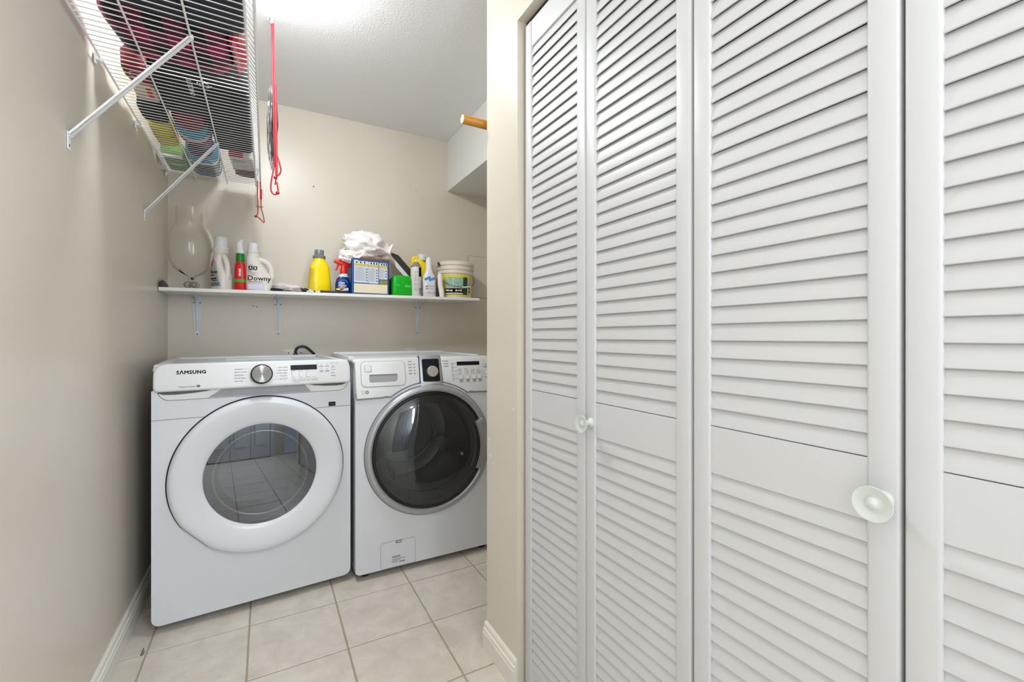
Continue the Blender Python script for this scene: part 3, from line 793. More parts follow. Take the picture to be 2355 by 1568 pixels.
# ================================================================== WIRE SHELF
ZW = 1.915
WS = thing('wire_shelf', 'white ventilated wire shelf braced to the left wall and loaded with bags', 'wire shelf', (XL, 1.0, ZW))
def wloc(x, y, z): return (x - XL, y - 1.0, z - ZW)
wire_me = B().tube([(.012, 0, 0), (.392, 0, 0), (.3985, 0, -.002), (.402, 0, -.008), (.419, 0, -.032)], .00165, 6).mesh('wire', M_WIRE, 60)
y = 1.169
while y < 2.815:
    link_copy('wire', wire_me, WS, (0, y - 1.0, .0022)); y += .0254
def rod(x, z, r, y0=1.158, y1=2.815, name='rod'):
    B().tube([wloc(x, y0, z), wloc(x, y1, z)], r, 8).o(name, M_WIRE, WS, smooth=60)
rod(-.428, ZW - .002, .0032); rod(-.318, ZW - .002, .0028, y1=2.84); rod(-.181, ZW - .002, .0028, y1=2.84)
rod(-.047, ZW - .002, .0036, name='lip_rod'); rod(-.0245, ZW - .031, .0036, name='lip_rod')
for y in (1.744, 2.209, 2.800, 1.30):
    B().loft([(-.012, 0, 0, .007, .012, 2.5), (.012, 0, 0, .007, .012, 2.5)], 16, 'y').box(-.010, -.004, -.008, .008, -.020, .014, .002, 1).o('wall_clip', M_WIRE, WS, wloc(-.433, y, ZW), smooth=50)
def brace(y0, y1, zt, zb):
    # pressed channel from the shelf rod down to the wall, flattened tab with a screw hole
    p, q = Vector(wloc(-.178, y0, zt)), Vector(wloc(XL + .004, y1, zb))
    d = (q - p); L = d.length; d.normalize()
    side = d.cross(Vector((0, 1, 0))).normalized()      # normal of the flat face
    wdir = side.cross(d).normalized()
    M = Matrix(((d.x, wdir.x, side.x, p.x), (d.y, wdir.y, side.y, p.y), (d.z, wdir.z, side.z, p.z), (0, 0, 0, 1)))
    b = B()
    b.prism([(-.004, -.0035), (0, .0035), (L, .0035)] if False else rrect(-.004, L, -.0085, .0085, .004), -.0012, .0012, 'z')
    b.box(.004, L - .006, -.0085, -.0065, -.006, .0012).box(.004, L - .006, .0065, .0085, -.006, .0012)
    b.xf(M)
    br = b.o('brace', M_WIRE, WS, smooth=30)
    t = B().prism([(-.0085, .012), (-.0085, -.026)] + [(.0085 * cos(a), -.026 + .0085 * sin(a)) for a in [pi + pi * k / 8 for k in range(1, 8)]] + [(.0085, -.026), (.0085, .012)], .001, .0034, 'x')
    t.o('brace_tab', M_WIRE, br, tuple(wloc(XL, y1, zb)), smooth=30)
    B().lathe([(0, .0042), (.003, .004), (.0036, .003)], 'x', 10).o('screw', M_SCREW, br, tuple(wloc(XL, y1, zb - .022)))
    B().box(-.006, .004, -.007, .007, -.004, .008, .002, 1).o('brace_hook', M_WIRE, br, tuple(wloc(-.178, y0, zt)))
brace(1.495, 1.551, ZW - .006, 1.603)
brace(2.262, 2.370, ZW - .006, 1.607)
B().box(-.018, .016, -.006, .004, -.052, .05, .002, 2).o('end_bracket', mat('cream_bracket', S(224, 214, 198), .4), WS, wloc(-.030, 2.874, 1.872), smooth=30)

# --- things on the wire shelf (they lie on the wires)
ZI = ZW + .0042
def mat_plaid():
    m = bpy.data.materials.new('maroon_black_plaid'); m.use_nodes = True
    nt = m.node_tree; b = nt.nodes['Principled BSDF']; b.inputs['Roughness'].default_value = .75
    tc = nt.nodes.new('ShaderNodeTexCoord'); sp = nt.nodes.new('ShaderNodeSeparateXYZ')
    nt.links.new(tc.outputs['Object'], sp.inputs[0])
    def band(sock, period, off):
        a = nt.nodes.new('ShaderNodeMath'); a.operation = 'ADD'; a.inputs[1].default_value = off; nt.links.new(sock, a.inputs[0])
        d_ = nt.nodes.new('ShaderNodeMath'); d_.operation = 'DIVIDE'; d_.inputs[1].default_value = period; nt.links.new(a.outputs[0], d_.inputs[0])
        f = nt.nodes.new('ShaderNodeMath'); f.operation = 'FRACT'; nt.links.new(d_.outputs[0], f.inputs[0])
        g = nt.nodes.new('ShaderNodeMath'); g.operation = 'GREATER_THAN'; g.inputs[1].default_value = .52; nt.links.new(f.outputs[0], g.inputs[0])
        return g.outputs[0]
    u = band(sp.outputs['X'], .092, 1.015); v = band(sp.outputs['Y'], .12, 1.025)
    s_ = nt.nodes.new('ShaderNodeMath'); s_.operation = 'ADD'; nt.links.new(u, s_.inputs[0]); nt.links.new(v, s_.inputs[1])
    h = nt.nodes.new('ShaderNodeMath'); h.operation = 'DIVIDE'; h.inputs[1].default_value = 2; nt.links.new(s_.outputs[0], h.inputs[0])
    cr = nt.nodes.new('ShaderNodeValToRGB'); cr.color_ramp.interpolation = 'CONSTANT'
    e = cr.color_ramp.elements
    e[0].position = 0; e[0].color = S(150, 20, 72)
    e[1].position = .75; e[1].color = S(14, 10, 16)
    e2 = cr.color_ramp.elements.new(.25); e2.color = S(92, 14, 46)
    nt.links.new(h.outputs[0], cr.inputs[0]); nt.links.new(cr.outputs[0], b.inputs['Base Color'])
    return m
M_PLAID = mat_plaid()
def mat_arcs():
    m = bpy.data.materials.new('teal_maroon_arcs'); m.use_nodes = True
    nt = m.node_tree; b = nt.nodes['Principled BSDF']; b.inputs['Roughness'].default_value = .55
    tc = nt.nodes.new('ShaderNodeTexCoord'); sp = nt.nodes.new('ShaderNodeSeparateXYZ'); nt.links.new(tc.outputs['Object'], sp.inputs[0])
    sq = nt.nodes.new('ShaderNodeMath'); sq.operation = 'MULTIPLY'; nt.links.new(sp.outputs['X'], sq.inputs[0]); nt.links.new(sp.outputs['X'], sq.inputs[1])
    ml = nt.nodes.new('ShaderNodeMath'); ml.operation = 'MULTIPLY_ADD'; ml.inputs[1].default_value = 14; nt.links.new(sq.outputs[0], ml.inputs[0]); nt.links.new(sp.outputs['Y'], ml.inputs[2])
    mr = nt.nodes.new('ShaderNodeMapRange'); mr.inputs['From Min'].default_value = -.2; mr.inputs['From Max'].default_value = .2; nt.links.new(ml.outputs[0], mr.inputs[0])
    cr = nt.nodes.new('ShaderNodeValToRGB'); cr.color_ramp.interpolation = 'CONSTANT'; e = cr.color_ramp.elements
    e[0].position = 0; e[0].color = S(110, 16, 40)
    e[1].position = .40; e[1].color = S(0, 140, 170)
    for p_, c_ in ((.62, S(200, 200, 200)), (.70, S(140, 22, 48))):
        q = cr.color_ramp.elements.new(p_); q.color = c_
    nt.links.new(mr.outputs[0], cr.inputs[0]); nt.links.new(cr.outputs[0], b.inputs['Base Color'])
    return m
M_ARCS = mat_arcs()
def softroll(name, label, cat, x0, x1, yc, hy, hz, m, p=2.3, wob=.006, ang=0.0):
    """soft bolster along x, resting on the wires"""
    t = thing(name, label, cat, ((x0 + x1) / 2, yc, ZI), ang)
    L = (x1 - x0) / 2
    secs = []
    for k in range(13):
        s_ = -1 + 2 * k / 12
        f = max(.25, (1 - abs(s_) ** 5) ** .5) if abs(s_) < 1 else .3
        secs.append((s_ * L, 0, hz * 1.0, hy * f, hz * f if f < .9 else hz, p))
    b = B().loft(secs, 32, 'x', wob=wob)
    mz = min(v.co.z for v in b.bm.verts)
    for v in b.bm.verts: v.co.z -= mz
    return t, b
t, b = softroll('blanket_roll', 'rolled maroon and black plaid blanket lying across the wire shelf', 'blanket', -.392, -.075, 1.598, .128, .07, M_PLAID, 5.0, .003, radians(-3))
b.o('roll', M_PLAID, t, smooth=60)
b = B().loft([(.150, 0, .07, .10, .06, 3.2), (.158, 0, .07, .112, .066, 3.2), (.172, 0, .07, .10, .055, 2.8), (.180, .01, .07, .05, .04, 2.4)], 40, 'x', wob=.008)
b.o('wrapper_end', mat('red_white_film', S(160, 36, 58), .25, var=.6, vscale=60), t, smooth=20)
t = thing('navy_bag', 'dark navy nylon bag on the wire shelf nearest the viewer', 'bag', (-.190, 1.325, ZI))
b = B().loft([(0, 0, 0, .135, .124, 7), (.004, 0, 0, .140, .130, 7), (.04, 0, 0, .142, .132, 6), (.09, 0, 0, .138, .128, 5), (.115, 0, 0, .11, .10, 4), (.12, 0, 0, .06, .06, 3)], 40, 'z', wob=.002)
mz = min(v.co.z for v in b.bm.verts)
for v in b.bm.verts: v.co.z -= mz
b.o('body', M_NAVY, t, smooth=60)
t = thing('tent_bag', 'black nylon tent bag with white lettering and emblem on the wire shelf', 'bag', (-.118, 2.04, ZI))
def round_poly(pts, r, seg=5):
    out = []; m = len(pts)
    for i in range(m):
        p, a, c = Vector(pts[i]), Vector(pts[i - 1]), Vector(pts[(i + 1) % m])
        u = (a - p).normalized() * r; v = (c - p).normalized() * r
        for k in range(seg + 1):
            f = k / seg
            out.append(tuple((p + u) * (1 - f) ** 2 + p * 2 * f * (1 - f) + (p + v) * f * f))
    return out
b = B().prism(round_poly([(-.215, -.275), (.068, -.275), (.068, .310), (-.072, .310), (-.078, .010), (-.205, .005)], .03), 0, .11, 'z', .010, 3)
tb = b.o('body', M_BLACKN, t, smooth=60)
RB = (0, pi, pi / 2)   # lettering on the underside, read from below
def under_text(body, size, x, y, parent, m, **kw):
    o = text(body, size, parent, (x, y, -.0012), m, **kw)
    o.rotation_euler = (0, 0, 0)
    o.rotation_euler = Matrix(((0, 1, 0), (1, 0, 0), (0, 0, -1))).to_euler()
    return o
under_text('OUTBOUND', .021, -.108, -.290, t, M_PRINTW, name='lettering')
b = B()
for k, (r0, r1) in enumerate(((.010, .0135), (.017, .0205))):
    for a0 in (0, 120, 240):
        pts = [(r1 * cos(radians(a0 + q * 8)), r1 * sin(radians(a0 + q * 8))) for q in range(11)] + [(r0 * cos(radians(a0 + 80 - q * 8)), r0 * sin(radians(a0 + 80 - q * 8))) for q in range(11)]
        b.prism(pts, -.0014, -.0002, 'z')
b.o('emblem', M_PRINTW, t, (-.060, -.268, 0), smooth=0)
t = thing('red_pouch', 'small red pouch with a pale ring near the wall end of the wire shelf', 'pouch', (-.358, 1.81, ZI))
b = B().loft([(0, 0, 0, .028, .056, 3), (.005, 0, 0, .034, .062, 3), (.05, 0, 0, .036, .064, 3), (.08, 0, 0, .02, .04, 3)], 28, 'z')
b.o('body', mat('red_cloth', S(128, 20, 36), .7), t, smooth=60)
B().lathe([(.019, -.001), (.0205, -.0012), (.0205, .002), (.019, .002)], 'z', 32, closed=True).o('ring_print', M_PRINTW, t, smooth=0)
t = thing('cream_cloth', 'folded cream cloth with a red stripe on the wire shelf', 'cloth', (-.358, 1.945, ZI))
b = B().loft([(0, 0, 0, .028, .052, 4), (.004, 0, 0, .033, .058, 4), (.035, 0, 0, .033, .058, 4), (.05, 0, 0, .026, .046, 3)], 28, 'z', wob=.002)
mz = min(v.co.z for v in b.bm.verts)
for v in b.bm.verts: v.co.z -= mz
b.o('fold', mat('cream_cotton', S(206, 190, 168), .85), t, smooth=60)
B().box(.006, .020, -.05, .02, -.001, .002).o('stripe', M_RED, t, smooth=0)
t = thing('black_pouch', 'small black pouch between the cream cloth and the yellow bundle on the wire shelf', 'pouch', (-.368, 2.105, ZI))
b = B().loft([(0, 0, 0, .036, .078, 4), (.004, 0, 0, .041, .084, 4), (.035, 0, 0, .041, .084, 4), (.05, 0, 0, .03, .06, 3)], 28, 'z', wob=.002)
mz = min(v.co.z for v in b.bm.verts)
for v in b.bm.verts: v.co.z -= mz
b.o('body', M_BLACKN, t, smooth=60)
for (nm, lab, x, yc, hx, hy, c_, ) in (('folded_cloth', 'bundle of yellow cloths tied with a cord on the wire shelf', -.372, 2.325, .040, .115, S(204, 188, 28)),
                                       ('folded_cloth', 'bundle of green cloths tied with a pale cord on the wire shelf', -.378, 2.665, .046, .125, S(98, 140, 54))):
    t = thing(nm, lab, 'cloth', (x, yc, ZI), 0, 'tied cloth bundles on the wire shelf')
    b = B().loft([(-hy, 0, .035, .6 * hx, .020, 3), (-hy * .9, 0, .035, .95 * hx, .033, 4), (-.012, 0, .035, hx, .036, 4), (0, 0, .035, .88 * hx, .032, 4), (.012, 0, .035, hx, .036, 4), (hy * .9, 0, .035, .95 * hx, .033, 4), (hy, 0, .035, .6 * hx, .02, 3)], 32, 'y', wob=.002)
    mz = min(v.co.z for v in b.bm.verts)
    for v in b.bm.verts: v.co.z -= mz
    b.o('cloths', mat('cloth_%d' % int(x * -1000), c_, .85, bump=.4, bscale=40), t, smooth=50)
    B().loft([(-.003, 0, .035, .90 * hx, .0345, 4), (.003, 0, .035, .90 * hx, .0345, 4)], 32, 'y').o('tie_cord', mat('tie_%d' % int(x * -1000), S(120, 104, 20) if c_[0] > .5 else S(214, 214, 200), .8), t, smooth=50)
    if c_[0] < .5: B().box(-hx * .8, hx * .8, -hy * .98, -hy * .72, -.0006, .004, .001, 1).o('paper_band', M_LABEL, t, smooth=0)
for (lab, yc, hy, dark) in (('teal and maroon banded towel roll beside the yellow cloths on the wire shelf', 2.245, .19, 0), ('teal and black banded towel roll at the back end of the wire shelf', 2.65, .17, 1)):
    t = thing('towel_roll', lab, 'towel', (-.264, yc, ZI), 0, 'banded towel rolls on the wire shelf')
    secs = []
    for k in range(13):
        s_ = -1 + 2 * k / 12; f = max(.35, (1 - abs(s_) ** 4) ** .5) if abs(s_) < 1 else .35
        secs.append((s_ * hy, 0, .055, .062 * f, .054 * f if f < .9 else .055, 2.8))
    b = B().loft(secs, 32, 'y', wob=.002)
    mz = min(v.co.z for v in b.bm.verts)
    for v in b.bm.verts: v.co.z -= mz
    if dark:
        b.o('roll', mat('black_towel', S(30, 36, 48), .8), t, smooth=60)
        B().loft([(-.150, 0, .055, .050, .0520, 2.8), (-.118, 0, .055, .0628, .0556, 2.8), (-.070, 0, .055, .0632, .0557, 2.8)], 32, 'y', cap=False).o('teal_band', mat('teal_towel', S(0, 120, 160), .7), t, smooth=60)
        B().loft([(-.070, 0, .055, .0632, .0557, 2.8), (-.045, 0, .055, .0632, .0557, 2.8)], 32, 'y', cap=False).o('white_band', M_LABEL, t, smooth=60)
        B().loft([(.08, 0, .055, .0632, .0557, 2.8), (.13, 0, .055, .0632, .0557, 2.8)], 32, 'y', cap=False).o('navy_band', mat('navy_towel', S(30, 56, 92), .7), t, smooth=60)
    else:
        b.o('roll', M_ARCS, t, smooth=60)
t = thing('carton', 'white carton with red edges and black lettering at the front of the wire shelf', 'box', (-.098, 2.505, ZI), radians(-3))
B().box(-.047, .047, -.095, .095, 0, .09, .002, 1).o('body', mat('white_carton', S(212, 206, 200), .6), t, smooth=0)
B().box(-.0472, .0472, .080, .0952, -.0004, .0903).o('red_edge', mat('red_card', S(176, 34, 34), .6), t, smooth=0)
B().box(-.0472, .010, -.0952, -.082, -.0004, .0903).o('red_edge', mat('red_card', S(176, 34, 34), .6), t, smooth=0)
b = B()
for q in range(5): b.box(-.036, .02 - .008 * (q % 3), -.050 + q * .021, -.047 + q * .021, -.0006, 0)
b.o('small_print', M_PRINTK, t, smooth=0)
t = thing('dark_tray', 'flat dark brown tray at the back end of the wire shelf', 'tray', (-.085, 2.655, ZI), radians(12))
B().loft([(0, 0, 0, .040, .040, 5), (.004, 0, 0, .048, .046, 5), (.03, 0, 0, .05, .048, 5)], 32, 'z').o('shell', mat('dark_brown', S(44, 26, 18), .5), t, smooth=40)

# --- hanging red cords
t = thing('hanging_cord', 'long red drawstring cord hanging from a ceiling hook beside the wire shelf', 'cord', (.03, 2.10, ZT))
def hp(x, z, dy=0): return (x - .03, dy, z - ZT)
B().tube([hp(.006, 2.420), hp(.012, 2.44), hp(.020, 2.428), hp(.021, 2.415)], .002, 8, 4).xf(Matrix.Translation((0, 0, -.022))).o('ceiling_hook', M_WIRE, t, smooth=60)
B().lathe([(0, -.010), (.007, -.006), (.009, 0), (.006, .006), (0, .009)], 'z', 16, hp(.0225, 2.395)).o('hook_knob', mat('mauve_knob', S(190, 176, 180), .5), t, smooth=60)
B().tube([hp(.020, 2.39), hp(.024, 2.20), hp(.028, 2.00), hp(.031, 1.86), hp(.030, 1.80), hp(.020, 1.74), hp(.018, 1.70), hp(.026, 1.683), hp(.040, 1.684), hp(.044, 1.70), hp(.040, 1.733)], .0030, 8, 5).o('strand', M_CORD, t, smooth=60)
B().tube([hp(.0265, 2.39, -.004), hp(.030, 2.20, -.004), hp(.034, 2.00, -.004), hp(.036, 1.86, -.004), hp(.041, 1.84, -.004), hp(.0535, 1.795, -.003), hp(.051, 1.772, 0), hp(.038, 1.755, 0), hp(.036, 1.740, 0), hp(.033, 1.722, 0)], .0030, 8, 5).o('strand', M_CORD, t, smooth=60)
B().tube([hp(.0335, 2.14, -.006), hp(.036, 1.95, -.006), hp(.0375, 1.82, -.005), hp(.0385, 1.758, -.002)], .0046, 8, 4).o('strand', M_CORD, t, smooth=60)
for x, z in ((.0345, 1.752), (.0425, 1.690)):
    B().lathe([(0, -.008), (.006, -.005), (.0075, 0), (.006, .005), (0, .008)], 'z', 14, hp(x, z)).o('knot', M_CORD, t, smooth=60)
t = thing('hanging_cord', 'short red cord with a toggle hanging off the end of the wire shelf', 'cord', (-.035, 2.62, 1.88))
def hq(x, z, dy=0): return (x + .035, dy, z - 1.88)
B().tube([hq(-.038, 1.884), hq(-.038, 1.80), hq(-.036, 1.745), hq(-.038, 1.715), hq(-.045, 1.703), hq(-.035, 1.700), hq(-.023, 1.690), hq(-.012, 1.676), hq(-.008, 1.680), hq(-.012, 1.71), hq(-.021, 1.75), hq(-.022, 1.80), hq(-.026, 1.884)], .0024, 8, 5).o('strand', M_CORD, t, smooth=60)
B().tube([hq(-.0225, 1.842, -.004), hq(-.0225, 1.795, -.004)], .0055, 10).o('toggle', M_CORD, t, smooth=60)
B().lathe([(0, -.007), (.006, -.004), (.0075, 0), (.006, .004), (0, .007)], 'z', 14, hq(-.045, 1.703)).o('knot', M_CORD, t, smooth=60)
def crumple(n_sub, sx, sy, sz, amp, freq, seed, ridged=True):
    b = B()
    bmesh.ops.create_icosphere(b.bm, subdivisions=n_sub, radius=1.0)
    off = Vector((seed * 3.1, seed * 1.7, seed * 2.3))
    for v in b.bm.verts:
        p = v.co.normalized()
        f = 0
        for k, (fr, am) in enumerate(((freq, 1.0), (freq * 2.1, .5), (freq * 4.3, .22))):
            q = noise.noise(p * fr + off * (k + 1))
            f += am * ((1 - 2 * abs(q)) if ridged else q)
        r = 1 + amp * (f - .5)
        v.co = Vector((p.x * r * sx, p.y * r * sy, p.z * r * sz))
    return b
t = thing('plastic_bag', 'narrow crumpled grey plastic bag hanging behind the red cord', 'bag', (.024, 2.142, 1.985))
crumple(4, .017, .012, .150, .35, 1.8, 3).o('film', M_FILM, t, smooth=30)
crumple(3, .011, .008, .120, .6, 2.0, 5).o('contents', mat('dark_grey_cloth', S(70, 64, 70), .8), t, (.004, 0, .01), smooth=30)

# ================================================================== CLOSET ROD IN THE ALCOVE
t = thing('closet_rod', 'round varnished wooden rod sticking out from behind the pillar', 'rod', (.606, 1.462, 1.858))
B().lathe([(.0148, .0008), (.0155, .002), (.0155, 1.0)], 'x', 28).o('dowel', M_WOOD, t, smooth=50)
B().lathe([(0, 0), (.0146, 0), (.0150, .001)], 'x', 28).o('end_grain', M_WOODE, t, smooth=30)
B().box(.40, .45, -.048, .02, -.03, .0, .002, 1).o('rod_socket', M_TRIM, t, smooth=0)

# ================================================================== THINGS ON THE WALL SHELF
def ztop(x): return zs(x) + .0008
def place(name, label, cat, x, y, rz=0.0, group=None): return thing(name, label, cat, (x, y, ztop(x)), rz, group)
# black curved tray leaning along the left wall
t = place('black_scraper', 'black curved plastic tray at the left end of the wall shelf', 'tray', -.425, 2.755)
b = B().prism([(-.12, 0), (.115, 0), (.10, .006), (.03, .028), (-.04, .037), (-.10, .036), (-.12, .030)], -.010, -.006, 'x', .001, 1)
b.prism([(-.12, 0), (.115, 0), (.115, .002), (-.12, .002)], -.010, .014, 'x')
b.o('shell', M_BLACK, t, smooth=30)
# glass globe on a lobed foot
t = place('glass_globe', 'large clear glass globe jar with a wide neck on a lobed foot', 'jar', -.330, 2.755)
z0 = ztop(-.33)
prof = [(.012, .062), (.022, .070), (.052, .085), (.077, .110), (.092, .145), (.099, .190), (.0995, .235), (.093, .277), (.079, .312), (.0685, .332), (.0648, .346), (.0655, .365), (.0655, .402), (.0668, .408)]
B().lathe(prof, 'z', 48).o('globe', M_CLEAR, t, smooth=60)
b = B().lathe([(0, .040), (.012, .042), (.013, .052), (.011, .062), (0, .062)], 'z', 20).lathe([(0, 0), (.022, 0), (.026, .004), (.016, .010), (.010, .020), (0, .022)], 'z', 24)
for q in range(5):
    a = 2 * pi * q / 5 + .3
    b.lathe([(0, -.016), (.010, -.0125), (.0155, -.004), (.0155, .004), (.010, .0125), (0, .016)], 'z', 14, (.0185 * cos(a), .0185 * sin(a), .026))
b.o('foot', M_CLEAR, t, smooth=60)
B().lathe([(0, 0), (.006, .001), (.006, .012), (0, .014)], 'z', 12, (.004, -.008, .050)).o('valve', M_BLACK, t)

def handle_jug(name, label, x, y, rz, L, dpt, H, mbody, capr, caph, mcap, cap_off, group, hs=1.0):
    """jug with its handle on the +x side: body loft, tube handle, screw cap"""
    t = place(name, label, 'bottle', x, y, rz, group)
    a, d_ = L / 2, dpt / 2
    nz = H - caph
    bd = B().loft([(0, 0, 0, a * .94, d_ * .9, 3.2), (.006, 0, 0, a, d_, 3.2), (.20 * nz, 0, 0, a, d_, 3.2), (.36 * nz, -.01 * L, 0, a * .97, d_, 3.0),
                   (.48 * nz, -.09 * L, 0, a * .82, d_ * .97, 2.8), (.64 * nz, -.17 * L, 0, a * .63, d_ * .9, 2.5), (.80 * nz, cap_off - .01 * L, 0, a * .50, d_ * .78, 2.3),
                   (.90 * nz, cap_off, 0, capr * 1.18, capr * 1.12, 2.0), (.93 * nz, cap_off, 0, capr * 1.05, capr * 1.05, 2.0), (.97 * nz, cap_off, 0, capr * 1.16, capr * 1.16, 2.0), (nz, cap_off, 0, capr * 1.1, capr * 1.1, 2.0)], 96, 'z', sub=10)
    body = bd.o('body', mbody, t, smooth=60)
    r = .12 * L * hs
    B().tube([(cap_off + .2 * L, 0, .80 * nz), (.26 * L, 0, .735 * nz), (.41 * L, 0, .60 * nz), (.455 * L, 0, .45 * nz), (.44 * L, 0, .33 * nz), (.36 * L, 0, .22 * nz)], r, 14, 5).o('handle', mbody, t, smooth=60)
    B().lathe([(capr * .98, nz), (capr, nz + .003), (capr * .93, H - .003), (capr * .86, H), (0, H)], 'z', 28, (cap_off, 0, 0)).o('cap', mcap, t, smooth=50)
    return t, body
# white jug seen from its handle end, label turned away to the left
t, bd = handle_jug('detergent_jug', 'white detergent jug turned so its handle faces out, beside the glass globe', -.197, 2.700, radians(-50), .092, .070, .268, M_JUG, .030, .052, M_WPLAS, -.006, 'laundry jugs on the wall shelf', 1.15)
patch(bd, 'front_label', mat('grey_label', S(176, 178, 176), .4), lambda c, n: n.y < -.55 and .016 < c.z < .150 and c.x < .036 - (c.z - .016) * .30, .0006)
patch(bd, 'red_flash', M_RED, lambda c, n: n.y < -.55 and .122 < c.z < .162 and c.x < -.018, .0010)
patch(bd, 'label_strip', mat('slate_strip', S(110, 126, 140), .5), lambda c, n: n.y < -.55 and .018 < c.z < .036 and c.x < .028, .0010)
text('Purex', .020, t, (-.031, -.0366, .082), M_PRINTK, name='brand_lettering', bold=.0005, shear=.2)
strokes([(-.03, .0, .070, .074), (-.028, .012, .052, .058), (-.016, .016, .044, .048)], -.0362, t, M_PRINTK)

# red and green bottle with a white nozzle
t = place('cleaner_bottle', 'slim red bottle with a green collar and white angled nozzle', 'bottle', -.1155, 2.675, radians(-6))
B().loft([(0, 0, 0, .0245, .019, 3), (.004, 0, 0, .0265, .021, 3), (.10, 0, 0, .0255, .020, 3), (.130, 0, 0, .0225, .019, 2.6), (.145, 0, 0, .0185, .018, 2.2)], 28, 'z').o('body', M_RED, t, smooth=60)
B().lathe([(.0185, .143), (.020, .148), (.0195, .186), (.0175, .190)], 'z', 28).o('collar', M_DKGREEN, t, smooth=50)
B().loft([(.040, 0, 0, .0268, .0214, 3), (.055, 0, 0, .0267, .0213, 3)], 28, 'z', cap=False).o('green_band', M_GREEN, t, smooth=60)
B().loft([(.188, 0, 0, .0185, .0185, 2), (.192, 0, 0, .0195, .0195, 2), (.214, -.001, -.002, .0165, .018, 2.2), (.232, -.002, -.006, .0155, .022, 2.4), (.245, -.001, -.006, .0145, .020, 2.4), (.256, .002, 0, .0115, .013, 2.2), (.260, .002, 0, .006, .007, 2)], 24, 'z').o('nozzle', M_WPLAS, t, smooth=60)
for q in range(4): B().box(-.004, .006, -.0225, -.0205, .072 + q * .0095, .079 + q * .0095, .0006, 1).o('white_mark', M_PRINTW, t, smooth=0)

# white softener jug with its label to the front
t, bd = handle_jug('softener_jug', 'white fabric softener jug with black lettering and a side handle', -.030, 2.695, radians(2), .126, .074, .248, M_JUG, .0245, .040, M_WPLAS, -.030, 'laundry jugs on the wall shelf')
text('Downy', .036, t, (-.0555, -.0384, .052), M_PRINTK, name='brand_lettering', bold=.0002)
for q, ch in enumerate('AB'):
    B().prism(rrect(-.050 + q * .021, -.032 + q * .021, .106, .125, .004), -.0376, -.036, 'y').o('letter_block', M_PRINTK, t, smooth=0)
    text(ch, .017, t, (-.041 + q * .021, -.0380, .1098), M_PRINTW, name='lettering', align='CENTER', bold=.0004)
strokes([(-.05, -.03, .130, .1315), (-.052, -.034, .0955, .0975), (-.052, -.026, .090, .0908), (-.052, -.02, .0865, .0873), (-.04, -.022, .0785, .0797), (-.050, .015, .0435, .046), (-.052, .028, .0355, .0362)], -.0376, t, M_PRINT)
B().lathe([(.0085, 0), (.0093, 0), (.0093, .001), (.0085, .001)], 'y', 24, (-.016, -.0378, .0855), closed=True).o('oval_mark', M_PRINT, t, smooth=0)
B().box(-.052, .022, -.0378, -.036, .006, .032, .0005, 1).o('pale_label', mat('pale_lilac', S(206, 208, 226), .4), t, smooth=0)

# work gloves
t = place('work_gloves', 'pair of crumpled grey work gloves with black cuffs between the jugs', 'gloves', .112, 2.675)
g = B()
for (cx, cy, sx, sy, sz, sd) in ((.004, .0, .058, .040, .017, 1), (-.038, .005, .042, .032, .021, 2), (.046, -.003, .048, .026, .011, 4)):
    c_ = crumple(3, sx, sy, sz, .35, 1.8, sd)
    for v in c_.bm.verts: v.co += Vector((cx, cy, sz * .95))
    me = c_.mesh('tmp', None, 0); g.bm.from_mesh(me); bpy.data.meshes.remove(me)
mz = min(v.co.z for v in g.bm.verts)
for v in g.bm.verts: v.co.z = max(0, v.co.z - mz - .002)
g.o('fabric', M_GLOVE, t, smooth=60)
b = crumple(3, .026, .020, .007, .3, 2.0, 9)
mz = min(v.co.z for v in b.bm.verts)
for v in b.bm.verts: v.co += Vector((-.062, -.018, -mz))
b.o('cuff', M_BLACK, t, smooth=50)
t = thing('green_strip', 'thin bent green plastic strip lying on the grey gloves', 'strip', (.085, 2.715, ztop(.085) + .036))
B().tube([(-.058, 0, .004), (-.02, 0, .006), (-.004, 0, .006), (.02, 0, .003), (.048, 0, -.004)], .0035, 8, 4, flat=.7).o('bar', mat('leaf_green', S(92, 170, 60), .5), t, smooth=60)

# squeegee under the yellow jug
t = place('squeegee', 'flat black and white squeegee lying along the shelf front', 'squeegee', .29, 2.648)
B().box(-.030, .125, -.012, .008, 0, .0125, .003, 2).o('blade_holder', M_BLACK, t, smooth=30)
B().box(-.098, -.030, -.010, .008, .001, .0075, .001, 1).o('white_grip', M_WPLAS, t, smooth=30)
B().box(-.063, -.055, -.0105, .0085, .0, .009, .0005, 1).o('black_band', M_BLACK, t, smooth=0)
b = crumple(3, .018, .010, .009, .3, 2, 12)
for v in b.bm.verts: v.co += Vector((-.108, 0, .011))
b.o('end_grip', mat('dark_brown_grip', S(44, 36, 32), .6), t, smooth=50)
# yellow jug with a grey cap
t = place('bleach_jug', 'yellow bottle with a grey screw cap standing behind the squeegee', 'bottle', .262, 2.715, radians(12), 'laundry jugs on the wall shelf')
B().loft([(0, 0, 0, .058, .044, 3), (.004, 0, 0, .061, .046, 3), (.06, 0, 0, .058, .044, 3), (.140, 0, 0, .050, .040, 3), (.156, 0, 0, .048, .039, 2.8), (.168, 0, 0, .040, .035, 2.4), (.184, 0, 0, .031, .030, 2), (.197, 0, 0, .0295, .0295, 2)], 40, 'z').o('body', M_YEL, t, smooth=60)
B().lathe([(.0315, .196), (.0335, .199), (.0335, .210), (.0300, .213), (.0245, .216), (.0245, .241), (.0225, .244), (0, .244)], 'z', 32).o('cap', M_GRCAP, t, smooth=40)
lb = B().loft([(.020, 0, 0, .0610, .0460, 3), (.060, 0, 0, .0586, .0446, 3), (.135, 0, 0, .0512, .0408, 3)], 40, 'z', cap=False)
